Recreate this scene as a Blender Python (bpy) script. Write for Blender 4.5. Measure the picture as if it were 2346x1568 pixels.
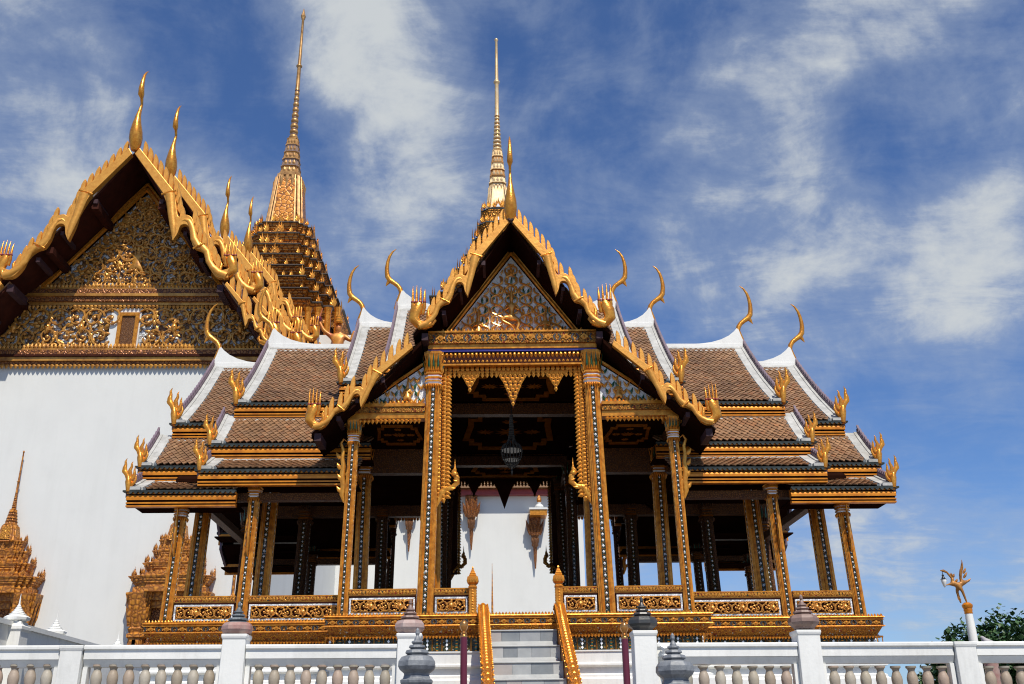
import bpy, math, random
from mathutils import Vector, Matrix
R = math.radians
rnd = random.Random(7)
scene = bpy.context.scene
for o in list(bpy.data.objects):
    bpy.data.objects.remove(o)

# ------------------------------------------------------------------ camera
cam_data = bpy.data.cameras.new('camera')
cam_data.lens = 35.125
cam_data.sensor_width = 36.0
cam_data.clip_start = 0.1
cam_data.clip_end = 3000
cam = bpy.data.objects.new('camera', cam_data)
scene.collection.objects.link(cam)
CR = Vector((0.99943295, -0.0309754, -0.0132027))
CU = Vector((0.00055452, -0.37690599, 0.92625135))
CF = Vector((0.03366719, 0.92573344, 0.37667509))
CP = Vector((-0.649, -16.649, -1.932))
cam.matrix_world = Matrix(((CR.x, CU.x, -CF.x, CP.x), (CR.y, CU.y, -CF.y, CP.y),
                           (CR.z, CU.z, -CF.z, CP.z), (0, 0, 0, 1)))
scene.camera = cam

# ------------------------------------------------------------------ sun, sky, exposure
SUN_EL, SUN_AZ = 56.0, 17.0          # azimuth measured from straight behind the camera towards the right
sd = Vector((math.sin(R(SUN_AZ)) * math.cos(R(SUN_EL)), -math.cos(R(SUN_AZ)) * math.cos(R(SUN_EL)), math.sin(R(SUN_EL))))
sun_data = bpy.data.lights.new('sun', 'SUN')
sun_data.energy = 5.0
sun_data.angle = R(0.5)
sun_data.color = (1.0, 0.93, 0.82)
sun = bpy.data.objects.new('sun', sun_data)
scene.collection.objects.link(sun)
sun.rotation_euler = (-sd).to_track_quat('-Z', 'Y').to_euler()
sun.location = (10, -30, 40)

world = bpy.data.worlds.new('World')
scene.world = world
world.use_nodes = True
wt = world.node_tree
wt.nodes.clear()
wn = lambda t: wt.nodes.new(t)
wl = lambda a, b: wt.links.new(a, b)
w_out = wn('ShaderNodeOutputWorld')
w_bg = wn('ShaderNodeBackground')
sky = wn('ShaderNodeTexSky')
sky.sky_type = 'NISHITA'
sky.sun_disc = False
sky.sun_elevation = R(SUN_EL)
sky.sun_rotation = math.atan2(sd.x, sd.y)
sky.altitude = 0
sky.air_density = 1.0
sky.dust_density = 0.2
sky.ozone_density = 3.0
w_tc = wn('ShaderNodeTexCoord')
def wmath(op, a, b=None, c=None, clamp=False):
    n = wn('ShaderNodeMath'); n.operation = op; n.use_clamp = clamp
    for i, x in enumerate((a, b, c)):
        if x is None: continue
        if isinstance(x, (int, float)): n.inputs[i].default_value = x
        else: wl(x, n.inputs[i])
    return n.outputs[0]
sep = wn('ShaderNodeSeparateXYZ'); wl(w_tc.outputs['Generated'], sep.inputs[0])
zc = wmath('ADD', wmath('MAXIMUM', sep.outputs[2], 0.0), 0.16)
comb = wn('ShaderNodeCombineXYZ')
wl(wmath('DIVIDE', sep.outputs[0], zc), comb.inputs[0])
wl(wmath('DIVIDE', sep.outputs[1], zc), comb.inputs[1])
def wnoise(scale, detail, rough, dist, off=(0, 0, 0), sc=(1, 1, 1), rot=0.0):
    mp = wn('ShaderNodeMapping'); mp.inputs['Location'].default_value = off; mp.inputs['Scale'].default_value = sc
    mp.inputs['Rotation'].default_value = (0, 0, rot)
    wl(comb.outputs[0], mp.inputs[0])
    n = wn('ShaderNodeTexNoise'); n.inputs['Scale'].default_value = scale; n.inputs['Detail'].default_value = detail
    n.inputs['Roughness'].default_value = rough; n.inputs['Distortion'].default_value = dist
    wl(mp.outputs[0], n.inputs['Vector']); return n.outputs['Fac']
def wnoise_dir(scale, detail, rough, dist, off):
    mp = wn('ShaderNodeMapping'); mp.inputs['Location'].default_value = off; wl(w_tc.outputs['Generated'], mp.inputs[0])
    n = wn('ShaderNodeTexNoise'); n.inputs['Scale'].default_value = scale; n.inputs['Detail'].default_value = detail
    n.inputs['Roughness'].default_value = rough; n.inputs['Distortion'].default_value = dist
    wl(mp.outputs[0], n.inputs['Vector']); return n.outputs['Fac']
n1 = wnoise_dir(7.0, 12, 0.60, 0.25, (2.3, 1.1, .4))
n2 = wnoise(5.5, 12, 0.66, 0.5, (7.3, 2.2, 0), (0.75, 1.25, 1), R(35))
cov = wmath('ADD', wmath('ADD', wmath('MULTIPLY', wmath('SUBTRACT', n1, .5), 1.15), wmath('MULTIPLY', wmath('SUBTRACT', n2, .5), 0.55)), 0.5)
# cumulus banks that stand in the sky in these directions (unit vectors), each with a softness
def sky_dir(px, py):
    f = 2439.27 * 2346 / 2500
    return (CF + CR * ((px - 1173) / f) - CU * ((py - 784) / f)).normalized()
for px, py, rad, amt in ((620, 40, 6, .12), (840, 130, 6, .20), (950, 230, 5, .22), (960, 350, 3.5, .18), (440, 330, 3, .20), (560, 430, 3.5, .16), (800, 640, 5, .20),
                         (60, 60, 4, .09), (230, 50, 3, .10), (120, 250, 4, .10), (60, 420, 5, .12), (250, 330, 4, .08),
                         (2130, 480, 4.5, .20), (2300, 540, 4, .12), (2200, 740, 5, .18), (2300, 250, 6, .06), (1900, 70, 5, .13), (1400, 20, 5, .10), (2080, 1195, 3, .16), (2200, 1290, 6, .12), (1780, 640, 6, .08), (1650, 420, 8, .05),
                         (420, 150, 5, -.20), (560, 230, 4, -.20), (350, 400, 3.5, -.16), (660, 420, 3, -.16), (740, 300, 2.5, -.14), (900, 500, 4, -.14), (0, 130, 3, -.08),
                         (1150, 100, 4, -.12), (1300, 300, 7, -.06), (1600, 200, 6, -.03), (2150, 1000, 6, -.16), (2000, 320, 5, -.05), (1500, 560, 5, -.05), (1950, 900, 4, -.05)):
    d = sky_dir(px, py)
    dp = wn('ShaderNodeVectorMath'); dp.operation = 'DOT_PRODUCT'
    wl(w_tc.outputs['Generated'], dp.inputs[0]); dp.inputs[1].default_value = d
    k = 1.0 / (R(rad) ** 2 / 2); amt *= .85
    g = wmath('MULTIPLY', wmath('EXPONENT', wmath('MULTIPLY', wmath('SUBTRACT', dp.outputs['Value'], 1.0), k)), amt)
    cov = wmath('ADD', cov, g)
def wsmooth(v, a, b):
    m = wn('ShaderNodeMapRange'); m.interpolation_type = 'SMOOTHSTEP'
    m.inputs['From Min'].default_value = a; m.inputs['From Max'].default_value = b
    wl(v, m.inputs['Value']); return m.outputs[0]
veil = wmath('MULTIPLY', wsmooth(cov, .28, .86), 0.62)
core = wmath('MULTIPLY', wsmooth(cov, .59, .90), 0.88)
w_tint = wn('ShaderNodeMix'); w_tint.data_type = 'RGBA'; w_tint.blend_type = 'MULTIPLY'; w_tint.inputs['Factor'].default_value = 1.0
wl(sky.outputs[0], w_tint.inputs['A']); w_tint.inputs['B'].default_value = (0.70, 0.90, 1.22, 1)
w_veil = wn('ShaderNodeMix'); w_veil.data_type = 'RGBA'
wl(veil, w_veil.inputs['Factor']); wl(w_tint.outputs['Result'], w_veil.inputs['A']); w_veil.inputs['B'].default_value = (4.2, 4.9, 6.0, 1)
w_mix = wn('ShaderNodeMix'); w_mix.data_type = 'RGBA'
wl(core, w_mix.inputs['Factor']); wl(w_veil.outputs['Result'], w_mix.inputs['A'])
w_mix.inputs['B'].default_value = (6.3, 6.6, 6.7, 1)
wl(w_mix.outputs['Result'], w_bg.inputs['Color'])
w_bg.inputs['Strength'].default_value = 0.10
wl(w_bg.outputs[0], w_out.inputs[0])

scene.view_settings.view_transform = 'Standard'
scene.view_settings.look = 'None'
scene.view_settings.gamma = 1.0
scene.view_settings.exposure = 0.0
scene.cycles.use_denoising = True
scene.cycles.max_bounces = 6
scene.cycles.filter_width = 1.1

# ------------------------------------------------------------------ materials
def mat(name, c1, c2=None, rough=0.5, metal=0.0, nscale=3.0, bump=0.0, bscale=20.0, spec=0.5, coat=0.0):
    m = bpy.data.materials.new(name); m.use_nodes = True
    t = m.node_tree; b = t.nodes['Principled BSDF']
    b.inputs['Roughness'].default_value = rough; b.inputs['Metallic'].default_value = metal
    b.inputs['Specular IOR Level'].default_value = spec; b.inputs['Coat Weight'].default_value = coat
    b.inputs['Base Color'].default_value = (*c1, 1)
    tc = t.nodes.new('ShaderNodeTexCoord')
    if c2:
        n = t.nodes.new('ShaderNodeTexNoise'); n.inputs['Scale'].default_value = nscale; n.inputs['Detail'].default_value = 6
        n.inputs['Roughness'].default_value = 0.65
        t.links.new(tc.outputs['Object'], n.inputs['Vector'])
        r = t.nodes.new('ShaderNodeMapRange'); r.inputs['From Min'].default_value = 0.35; r.inputs['From Max'].default_value = 0.68
        t.links.new(n.outputs['Fac'], r.inputs['Value'])
        x = t.nodes.new('ShaderNodeMix'); x.data_type = 'RGBA'
        x.inputs['A'].default_value = (*c1, 1); x.inputs['B'].default_value = (*c2, 1)
        t.links.new(r.outputs[0], x.inputs['Factor']); t.links.new(x.outputs['Result'], b.inputs['Base Color'])
    if bump:
        n2 = t.nodes.new('ShaderNodeTexNoise'); n2.inputs['Scale'].default_value = bscale; n2.inputs['Detail'].default_value = 4
        t.links.new(tc.outputs['Object'], n2.inputs['Vector'])
        bp = t.nodes.new('ShaderNodeBump'); bp.inputs['Strength'].default_value = bump; bp.inputs['Distance'].default_value = 0.02
        t.links.new(n2.outputs['Fac'], bp.inputs['Height']); t.links.new(bp.outputs[0], b.inputs['Normal'])
    return m

def streaked(m, amt, cs):
    """rain streaks and blotches over a limewashed surface"""
    t = m.node_tree; b = t.nodes['Principled BSDF']; src = b.inputs['Base Color'].links[0].from_socket
    tc = t.nodes.new('ShaderNodeTexCoord'); fac = None
    for sc, lo, hi in ((cs, .50, .80), ((.5, .5, .35), .52, .75)):
        mp = t.nodes.new('ShaderNodeMapping'); mp.inputs['Scale'].default_value = sc; t.links.new(tc.outputs['Object'], mp.inputs[0])
        n = t.nodes.new('ShaderNodeTexNoise'); n.inputs['Scale'].default_value = 1.0; n.inputs['Detail'].default_value = 8; n.inputs['Roughness'].default_value = .7
        t.links.new(mp.outputs[0], n.inputs['Vector'])
        r = t.nodes.new('ShaderNodeMapRange'); r.inputs['From Min'].default_value = lo; r.inputs['From Max'].default_value = hi; r.inputs['To Max'].default_value = amt
        t.links.new(n.outputs['Fac'], r.inputs['Value'])
        if fac is None: fac = r.outputs[0]
        else:
            a = t.nodes.new('ShaderNodeMath'); a.operation = 'ADD'; a.use_clamp = True; t.links.new(fac, a.inputs[0]); t.links.new(r.outputs[0], a.inputs[1]); fac = a.outputs[0]
    x = t.nodes.new('ShaderNodeMix'); x.data_type = 'RGBA'; t.links.new(fac, x.inputs['Factor']); t.links.new(src, x.inputs['A']); x.inputs['B'].default_value = (.30, .29, .26, 1)
    t.links.new(x.outputs['Result'], b.inputs['Base Color'])
    return m
def carved(name, gold, deep, scale, rough=0.38, metal=0.55, edge=0.16, spots=None):
    """gilded carving: raised cells of gold with dark lacquer in the grooves between them"""
    m = mat(name, gold, None, rough, metal)
    t = m.node_tree; b = t.nodes['Principled BSDF']
    tc = t.nodes.new('ShaderNodeTexCoord')
    v = t.nodes.new('ShaderNodeTexVoronoi'); v.feature = 'DISTANCE_TO_EDGE'; v.inputs['Scale'].default_value = scale
    t.links.new(tc.outputs['Object'], v.inputs['Vector'])
    r = t.nodes.new('ShaderNodeMapRange'); r.inputs['From Max'].default_value = edge
    t.links.new(v.outputs['Distance'], r.inputs['Value'])
    x = t.nodes.new('ShaderNodeMix'); x.data_type = 'RGBA'
    x.inputs['A'].default_value = (*deep, 1); x.inputs['B'].default_value = (*gold, 1)
    t.links.new(r.outputs[0], x.inputs['Factor'])
    col = x.outputs['Result']
    if spots:
        v2 = t.nodes.new('ShaderNodeTexVoronoi'); v2.inputs['Scale'].default_value = scale
        t.links.new(tc.outputs['Object'], v2.inputs['Vector'])
        s = t.nodes.new('ShaderNodeSeparateColor'); t.links.new(v2.outputs['Color'], s.inputs[0])
        ramp = t.nodes.new('ShaderNodeValToRGB'); ramp.color_ramp.interpolation = 'CONSTANT'
        els = ramp.color_ramp.elements
        for i, (p, c) in enumerate(spots):
            e = els[i] if i < 2 else els.new(p)
            e.position = p; e.color = (*c, 1)
        t.links.new(s.outputs[0], ramp.inputs[0])
        y = t.nodes.new('ShaderNodeMix'); y.data_type = 'RGBA'
        t.links.new(r.outputs[0], y.inputs['Factor']); y.inputs['A'].default_value = (*deep, 1)
        t.links.new(ramp.outputs[0], y.inputs['B']); col = y.outputs['Result']
    t.links.new(col, b.inputs['Base Color'])
    bp = t.nodes.new('ShaderNodeBump'); bp.inputs['Strength'].default_value = 0.6; bp.inputs['Distance'].default_value = 0.02
    t.links.new(r.outputs[0], bp.inputs['Height']); t.links.new(bp.outputs[0], b.inputs['Normal'])
    return m

def island_mat(name, cols, rough, bump=0.2, spec=0.4, metal=0.0):
    """each loose piece takes its own shade"""
    m = mat(name, cols[0], None, rough, metal, bump=bump, bscale=30, spec=spec)
    t = m.node_tree; b = t.nodes['Principled BSDF']
    g = t.nodes.new('ShaderNodeNewGeometry'); oi = t.nodes.new('ShaderNodeObjectInfo')
    a = t.nodes.new('ShaderNodeMath'); a.operation = 'ADD'
    t.links.new(g.outputs['Random Per Island'], a.inputs[0]); t.links.new(oi.outputs['Random'], a.inputs[1])
    f = t.nodes.new('ShaderNodeMath'); f.operation = 'FRACT'; t.links.new(a.outputs[0], f.inputs[0])
    ramp = t.nodes.new('ShaderNodeValToRGB'); els = ramp.color_ramp.elements
    for i, c in enumerate(cols):
        p = i / (len(cols) - 1)
        e = els[0] if i == 0 else (els[-1] if i == len(cols) - 1 else els.new(p))
        e.position = p; e.color = (*c, 1)
    t.links.new(f.outputs[0], ramp.inputs[0])
    tc = t.nodes.new('ShaderNodeTexCoord')
    n = t.nodes.new('ShaderNodeTexNoise'); n.inputs['Scale'].default_value = 1.3; n.inputs['Detail'].default_value = 7
    t.links.new(tc.outputs['Object'], n.inputs['Vector'])
    r = t.nodes.new('ShaderNodeMapRange'); r.inputs['From Min'].default_value = 0.3; r.inputs['From Max'].default_value = 0.7
    r.inputs['To Min'].default_value = 0.65; r.inputs['To Max'].default_value = 1.1
    t.links.new(n.outputs['Fac'], r.inputs['Value'])
    x = t.nodes.new('ShaderNodeMix'); x.data_type = 'RGBA'; x.blend_type = 'MULTIPLY'; x.inputs['Factor'].default_value = 1
    t.links.new(ramp.outputs[0], x.inputs['A']); t.links.new(r.outputs[0], x.inputs['B'])
    t.links.new(x.outputs['Result'], b.inputs['Base Color'])
    return m

GOLD = mat('gold_leaf', (0.84, 0.375, 0.05), (0.52, 0.17, 0.018), 0.30, 0.62, 9.0, 0.25, 26, spec=0.5)
GOLD_FLAT = mat('gold_board', (0.77, 0.375, 0.065), (0.60, 0.25, 0.035), 0.42, 0.42, 6.0, 0.2, 20)
GOLD_FASCIA = mat('gold_fascia', (0.80, 0.28, 0.015), (0.48, 0.14, 0.008), 0.36, 0.4, 5.0, 0.05, 12)
GOLD_RIB = mat('gold_rib', (0.82, 0.335, 0.035), (0.42, 0.125, 0.01), 0.32, 0.52, 11.0, 0.1, 40)
CARVED = carved('carved_gold', (0.70, 0.30, 0.04), (0.06, 0.016, 0.006), 22)
CARVED_FINE = carved('carved_gold_fine', (0.62, 0.29, 0.05), (0.10, 0.03, 0.01), 40,
                     spots=[(0, (0.62, 0.27, 0.04)), (0.72, (0.5, 0.16, 0.02)), (0.86, (0.30, 0.02, 0.015)), (0.93, (0.03, 0.06, 0.035))])
CARVED_BIG = carved('carved_gold_coarse', (0.66, 0.30, 0.05), (0.07, 0.02, 0.008), 6)
CARVED_FAR = carved('carved_gold_far', (0.60, 0.24, 0.025), (0.24, 0.08, 0.015), 6, rough=.5, metal=.15, edge=.3)
SCROLL = mat('scroll_gold', (0.76, 0.38, 0.075), (0.48, 0.18, 0.03), 0.3, 0.4, 12.0)
SCROLL_OLD = mat('scroll_gold_aged', (0.70, 0.34, 0.06), (0.26, 0.10, 0.025), 0.35, 0.4, 2.0)
MOSAIC_DARK = carved('mosaic_dark', (0.03, 0.05, 0.03), (0.05, 0.025, 0.008), 45, 0.15, 0.1, 0.1,
                     spots=[(0, (0.015, 0.03, 0.02)), (0.45, (0.05, 0.06, 0.02)), (0.7, (0.02, 0.02, 0.02)), (0.85, (0.25, 0.14, 0.03)), (0.95, (0.35, 0.4, 0.38))])
MOSAIC_WHITE = carved('mosaic_silver', (0.75, 0.78, 0.8), (0.3, 0.3, 0.3), 30, 0.25, 0.0, 0.06,
                      spots=[(0, (0.66, 0.70, 0.74)), (0.3, (0.82, 0.84, 0.86)), (0.6, (0.5, 0.54, 0.56)), (0.85, (0.9, 0.92, 0.93))])
MOSAIC_PED = carved('mosaic_pediment', (0.8, 0.84, 0.88), (0.6, 0.62, 0.64), 26, 0.2, 0.0, 0.05,
                    spots=[(0, (0.86, 0.88, 0.86)), (0.3, (0.92, 0.93, 0.91)), (0.6, (0.80, 0.84, 0.83)), (0.9, (0.94, 0.95, 0.93))])
GLASS_GEM = mat('mirror_glass', (0.86, 0.87, 0.86), None, 0.12, 0.1, spec=0.9)
GREEN_GLASS = mat('green_glass', (0.02, 0.10, 0.05), None, 0.08, 0.1, spec=0.8)
BLUE_PAINT = mat('blue_band', (0.06, 0.05, 0.28), None, 0.3)
TILE = island_mat('roof_tile', [(0.215, 0.117, 0.058), (0.26, 0.145, 0.07), (0.285, 0.145, 0.066), (0.235, 0.135, 0.072), (0.33, 0.185, 0.092), (0.185, 0.098, 0.05), (0.31, 0.14, 0.06)], 0.5)
PLASTER = streaked(mat('plaster_weathered', (0.50, 0.50, 0.475), (0.31, 0.31, 0.295), 0.8, 0, 5.0, 0.15, 25), .9, (9, 9, 3))
LIME = streaked(mat('limewash', (0.78, 0.78, 0.745), (0.69, 0.695, 0.665), 0.75, 0, 1.4, 0.08, 30), .30, (8, 8, 1.1))
WALLW = streaked(mat('wall_white', (0.665, 0.672, 0.645), (0.63, 0.638, 0.615), 0.85, 0, 0.5, .05, 6), .12, (1.4, 1.4, .09))
MAUVE = mat('mauve_paint', (0.17, 0.115, 0.155), (0.11, 0.075, 0.095), 0.6, 0, 5)
PURLIN = mat('purlin_brown', (0.06, 0.03, 0.035), (0.035, 0.018, 0.02), 0.6, 0, 5, spec=.2)
LEAD = mat('eave_lead', (0.05, 0.065, 0.065), (0.015, 0.02, 0.02), 0.5, 0, 9, spec=.3)
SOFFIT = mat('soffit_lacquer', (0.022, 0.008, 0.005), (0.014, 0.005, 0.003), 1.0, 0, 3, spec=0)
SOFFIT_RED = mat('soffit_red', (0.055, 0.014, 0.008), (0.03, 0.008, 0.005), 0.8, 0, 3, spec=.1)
RED = mat('red_paint', (0.28, 0.03, 0.02), (0.2, 0.02, 0.015), 0.45, 0, 4)
OCHRE = mat('ceiling_gold', (0.30, 0.10, 0.012), (0.16, 0.05, 0.008), 1.0, 0.0, 8, spec=0)
MARBLE = island_mat('marble', [(0.62, 0.62, 0.61), (0.50, 0.52, 0.54), (0.66, 0.61, 0.57), (0.58, 0.59, 0.60), (0.40, 0.42, 0.45)], 0.32, 0.05)
STONE_GREY = mat('stone_grey', (0.24, 0.255, 0.27), (0.10, 0.11, 0.125), 0.5, 0, 9, 0.2, 40)
STONE_RED = mat('stone_red', (0.30, 0.13, 0.11), (0.38, 0.27, 0.23), 0.55, 0, 5, 0.15, 30)
STONE_PINK = mat('stone_pink', (0.42, 0.33, 0.30), (0.33, 0.20, 0.17), 0.5, 0, 5, 0.15, 30)
STONE_DARK = mat('stone_black', (0.03, 0.035, 0.035), (0.07, 0.055, 0.05), 0.4, 0, 6, 0.15, 30)
STONE_BROWN = mat('stone_brown', (0.17, 0.10, 0.08), (0.25, 0.17, 0.14), 0.5, 0, 5, 0.15, 30)
STONE_SLATE = mat('stone_slate', (0.13, 0.15, 0.16), (0.08, 0.09, 0.1), 0.45, 0, 8, 0.15, 30)
BALUSTER = island_mat('baluster_stone', [(0.36, 0.31, 0.225), (0.42, 0.38, 0.31), (0.32, 0.265, 0.195), (0.40, 0.30, 0.23), (0.30, 0.295, 0.235)], 0.5, 0.15)
MAROON = mat('maroon_paint', (0.11, 0.012, 0.03), None, 0.35)
BRASS = mat('brass', (0.55, 0.26, 0.08), None, 0.22, 0.8)
PAVING = mat('paving', (0.22, 0.21, 0.195), (0.17, 0.165, 0.155), 0.8, 0, 0.6, 0.1, 5)
BLACK_IRON = mat('black_iron', (0.02, 0.022, 0.025), None, 0.4, 0.5)
CRYSTAL = mat('crystal', (0.05, 0.052, 0.048), (0.02, 0.022, 0.02), 0.2, 0.1, 30, spec=0.6)
LAMP_GLASS = mat('lamp_glass', (0.75, 0.74, 0.70), None, 0.15)
SKIN_RED = mat('figure_gilt', (0.60, 0.27, 0.04), (0.34, 0.07, 0.03), 0.4, 0.3, 1.5)
BARK = mat('bark', (0.10, 0.07, 0.05), (0.06, 0.045, 0.03), 0.9, 0, 6)
LEAF = island_mat('leaves', [(0.022, 0.065, 0.016), (0.035, 0.09, 0.022), (0.055, 0.12, 0.03), (0.025, 0.07, 0.022)], 0.5, 0)
PIGEON = mat('feathers', (0.42, 0.40, 0.40), (0.3, 0.29, 0.3), 0.7, 0, 12)

# ------------------------------------------------------------------ mesh helpers
class MB:
    def __init__(self): self.v = []; self.f = []; self.m = []
    def add(self, vs, fs, m=0):
        o = len(self.v); self.v += [tuple(x) for x in vs]
        for f in fs: self.f.append([i + o for i in f]); self.m.append(m)
        return self
    def join(self, other, M=None, m=None):
        o = len(self.v)
        self.v += [tuple(M @ Vector(x)) for x in other.v] if M is not None else list(other.v)
        for f, k in zip(other.f, other.m): self.f.append([i + o for i in f]); self.m.append(k if m is None else m)
        return self
    def box(self, x0, x1, y0, y1, z0, z1, m=0):
        if x0 > x1: x0, x1 = x1, x0
        if y0 > y1: y0, y1 = y1, y0
        return self.add([(x0, y0, z0), (x1, y0, z0), (x1, y1, z0), (x0, y1, z0), (x0, y0, z1), (x1, y0, z1), (x1, y1, z1), (x0, y1, z1)],
                        [(0, 3, 2, 1), (4, 5, 6, 7), (0, 1, 5, 4), (1, 2, 6, 5), (2, 3, 7, 6), (3, 0, 4, 7)], m)
    def prism(self, poly, fn, c0, c1, m=0, mback=None):
        n = len(poly)
        vs = [fn(a, b, c0) for a, b in poly] + [fn(a, b, c1) for a, b in poly]
        o = len(self.v); self.v += [tuple(x) for x in vs]
        def F(f, k): self.f.append([i + o for i in f]); self.m.append(k)
        F(list(range(n)), m); F(list(range(2 * n - 1, n - 1, -1)), m if mback is None else mback)
        for i in range(n):
            j = (i + 1) % n
            F((i, n + i, n + j, j), m if mback is None else mback)
        return self
    def lathe(self, prof, sec, c=(0, 0, 0), m=0, cap=True, lean=None):
        n = len(sec); o = len(self.v)
        for r, z in prof:
            for x, y in sec: self.v.append((c[0] + x * r, c[1] + y * r, c[2] + z))
        for i in range(len(prof) - 1):
            for k in range(n):
                a = o + i * n + k; b = o + i * n + (k + 1) % n
                self.f.append([a, b, b + n, a + n]); self.m.append(m)
        if cap:
            self.f.append([o + k for k in range(n - 1, -1, -1)]); self.m.append(m)
            e = o + (len(prof) - 1) * n; self.f.append([e + k for k in range(n)]); self.m.append(m)
        return self
    def tube(self, path, ra, rb=None, n=8, bdir=(0, 1, 0), m=0):
        """sweep an ellipse: ra across the path in its plane, rb along bdir"""
        P = [Vector(p) for p in path]; B = Vector(bdir); rb = rb or ra; o = len(self.v); L = len(P)
        for i, p in enumerate(P):
            t = (P[min(i + 1, L - 1)] - P[max(i - 1, 0)])
            t = t.normalized() if t.length > 1e-9 else Vector((0, 0, 1))
            b = B - t * B.dot(t)
            b = b.normalized() if b.length > 1e-4 else t.orthogonal().normalized()
            a = t.cross(b)
            for k in range(n):
                w = 2 * math.pi * k / n
                self.v.append(tuple(p + a * (math.cos(w) * ra[i]) + b * (math.sin(w) * rb[i])))
        for i in range(L - 1):
            for k in range(n):
                q = o + i * n + k; r = o + i * n + (k + 1) % n
                self.f.append([q, r, r + n, q + n]); self.m.append(m)
        self.f.append([o + k for k in range(n - 1, -1, -1)]); self.m.append(m)
        e = o + (L - 1) * n; self.f.append([e + k for k in range(n)]); self.m.append(m)
        return self
    def petal(self, M, w, h, d, m=0):
        """leaf lying in local XZ, swelling towards local -Y"""
        vs = [(-.32 * w, 0, 0), (-.5 * w, 0, .38 * h), (-.24 * w, 0, .74 * h), (0, 0, h), (.24 * w, 0, .74 * h), (.5 * w, 0, .38 * h), (.32 * w, 0, 0), (0, -d, .36 * h)]
        vs = [M @ Vector(v) for v in vs]
        return self.add(vs, [(i, (i + 1) % 7, 7) for i in range(7)] + [(6, 5, 4, 3, 2, 1, 0)], m)
    def mesh(self, name, mats, smooth=None):
        me = bpy.data.meshes.new(name)
        me.from_pydata(self.v, [], self.f)
        for k in mats: me.materials.append(k)
        me.polygons.foreach_set('material_index', self.m)
        if smooth is not None:
            me.polygons.foreach_set('use_smooth', [True] * len(self.f))
            me.set_sharp_from_angle(angle=R(smooth))
        me.update()
        return me

WM = {}
I4 = Matrix.Identity(4)
def T(x, y, z): return Matrix.Translation((x, y, z))
def RZ(a): return Matrix.Rotation(R(a), 4, 'Z')
def RX(a): return Matrix.Rotation(R(a), 4, 'X')
def RY(a): return Matrix.Rotation(R(a), 4, 'Y')
def SC(x, y=None, z=None):
    y = x if y is None else y; z = x if z is None else z
    return Matrix.Diagonal((x, y, z, 1))
def link(o, parent, M):
    scene.collection.objects.link(o)
    M = I4.copy() if M is None else M.copy()
    if parent is not None:
        o.parent = parent; o.matrix_parent_inverse = WM[parent.name].inverted()
    o.matrix_basis = M; WM[o.name] = M
    return o
def ob(name, geo, mats=None, parent=None, M=None, smooth=None, label=None, kind=None, bevel=0):
    me = geo if not isinstance(geo, MB) else geo.mesh(name, mats if isinstance(mats, (list, tuple)) else [mats], smooth)
    o = bpy.data.objects.new(name, me)
    link(o, parent, M)
    if label: o['label'] = label
    if kind: o['kind'] = kind
    if bevel:
        b = o.modifiers.new('bevel', 'BEVEL'); b.width = bevel; b.segments = 2; b.limit_method = 'ANGLE'; b.angle_limit = R(30)
    return o
def thing(name, label, cat, loc, group=None):
    o = bpy.data.objects.new(name, None); o.empty_display_size = 0.3
    link(o, None, T(*loc)); o['label'] = label; o['category'] = cat
    if group: o['group'] = group
    return o
def tagged(o, label, cat, group=None):
    o['label'] = label; o['category'] = cat
    if group: o['group'] = group
    return o

def circ(n, rot=0.0): return [(math.cos(2 * math.pi * k / n + rot), math.sin(2 * math.pi * k / n + rot)) for k in range(n)]
def redent(k=2, s=.16):
    q = [(1, 1 - k * s)]
    for i in range(1, k + 1): q += [(1 - i * s, 1 - (k - i + 1) * s), (1 - i * s, 1 - (k - i) * s)]
    out = []
    for r in range(4):
        for x, y in q:
            for _ in range(r): x, y = -y, x
            out.append((x, y))
    return out
RED2 = redent(2, .16); RED1 = redent(1, .2); RED3 = redent(3, .13)
C8 = circ(8, math.pi / 8); C12 = circ(12); C16 = circ(16)

def skin_mesh(name, verts, edges, radii, sub=1, mats=()):
    me = bpy.data.meshes.new(name); me.from_pydata(verts, edges, [])
    o = bpy.data.objects.new(name, me); scene.collection.objects.link(o)
    o.modifiers.new('skin', 'SKIN'); s = o.modifiers.new('sub', 'SUBSURF'); s.levels = sub; s.render_levels = sub
    sv = me.skin_vertices[0].data
    for i, r in enumerate(radii): sv[i].radius = (r, r) if not isinstance(r, tuple) else r
    sv[0].use_root = True
    dg = bpy.context.evaluated_depsgraph_get(); dg.update()
    out = bpy.data.meshes.new_from_object(o.evaluated_get(dg))
    bpy.data.objects.remove(o)
    out.name = name; out.materials.clear()
    for k in mats: out.materials.append(k)
    out.polygons.foreach_set('use_smooth', [True] * len(out.polygons))
    return out

# ------------------------------------------------------------------ ground
GZ = -3.5
g = MB(); g.add([(-600, -600, GZ), (600, -600, GZ), (600, 600, GZ), (-600, 600, GZ)], [(0, 1, 2, 3)])
ob('ground', g, PAVING, kind='structure')
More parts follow.
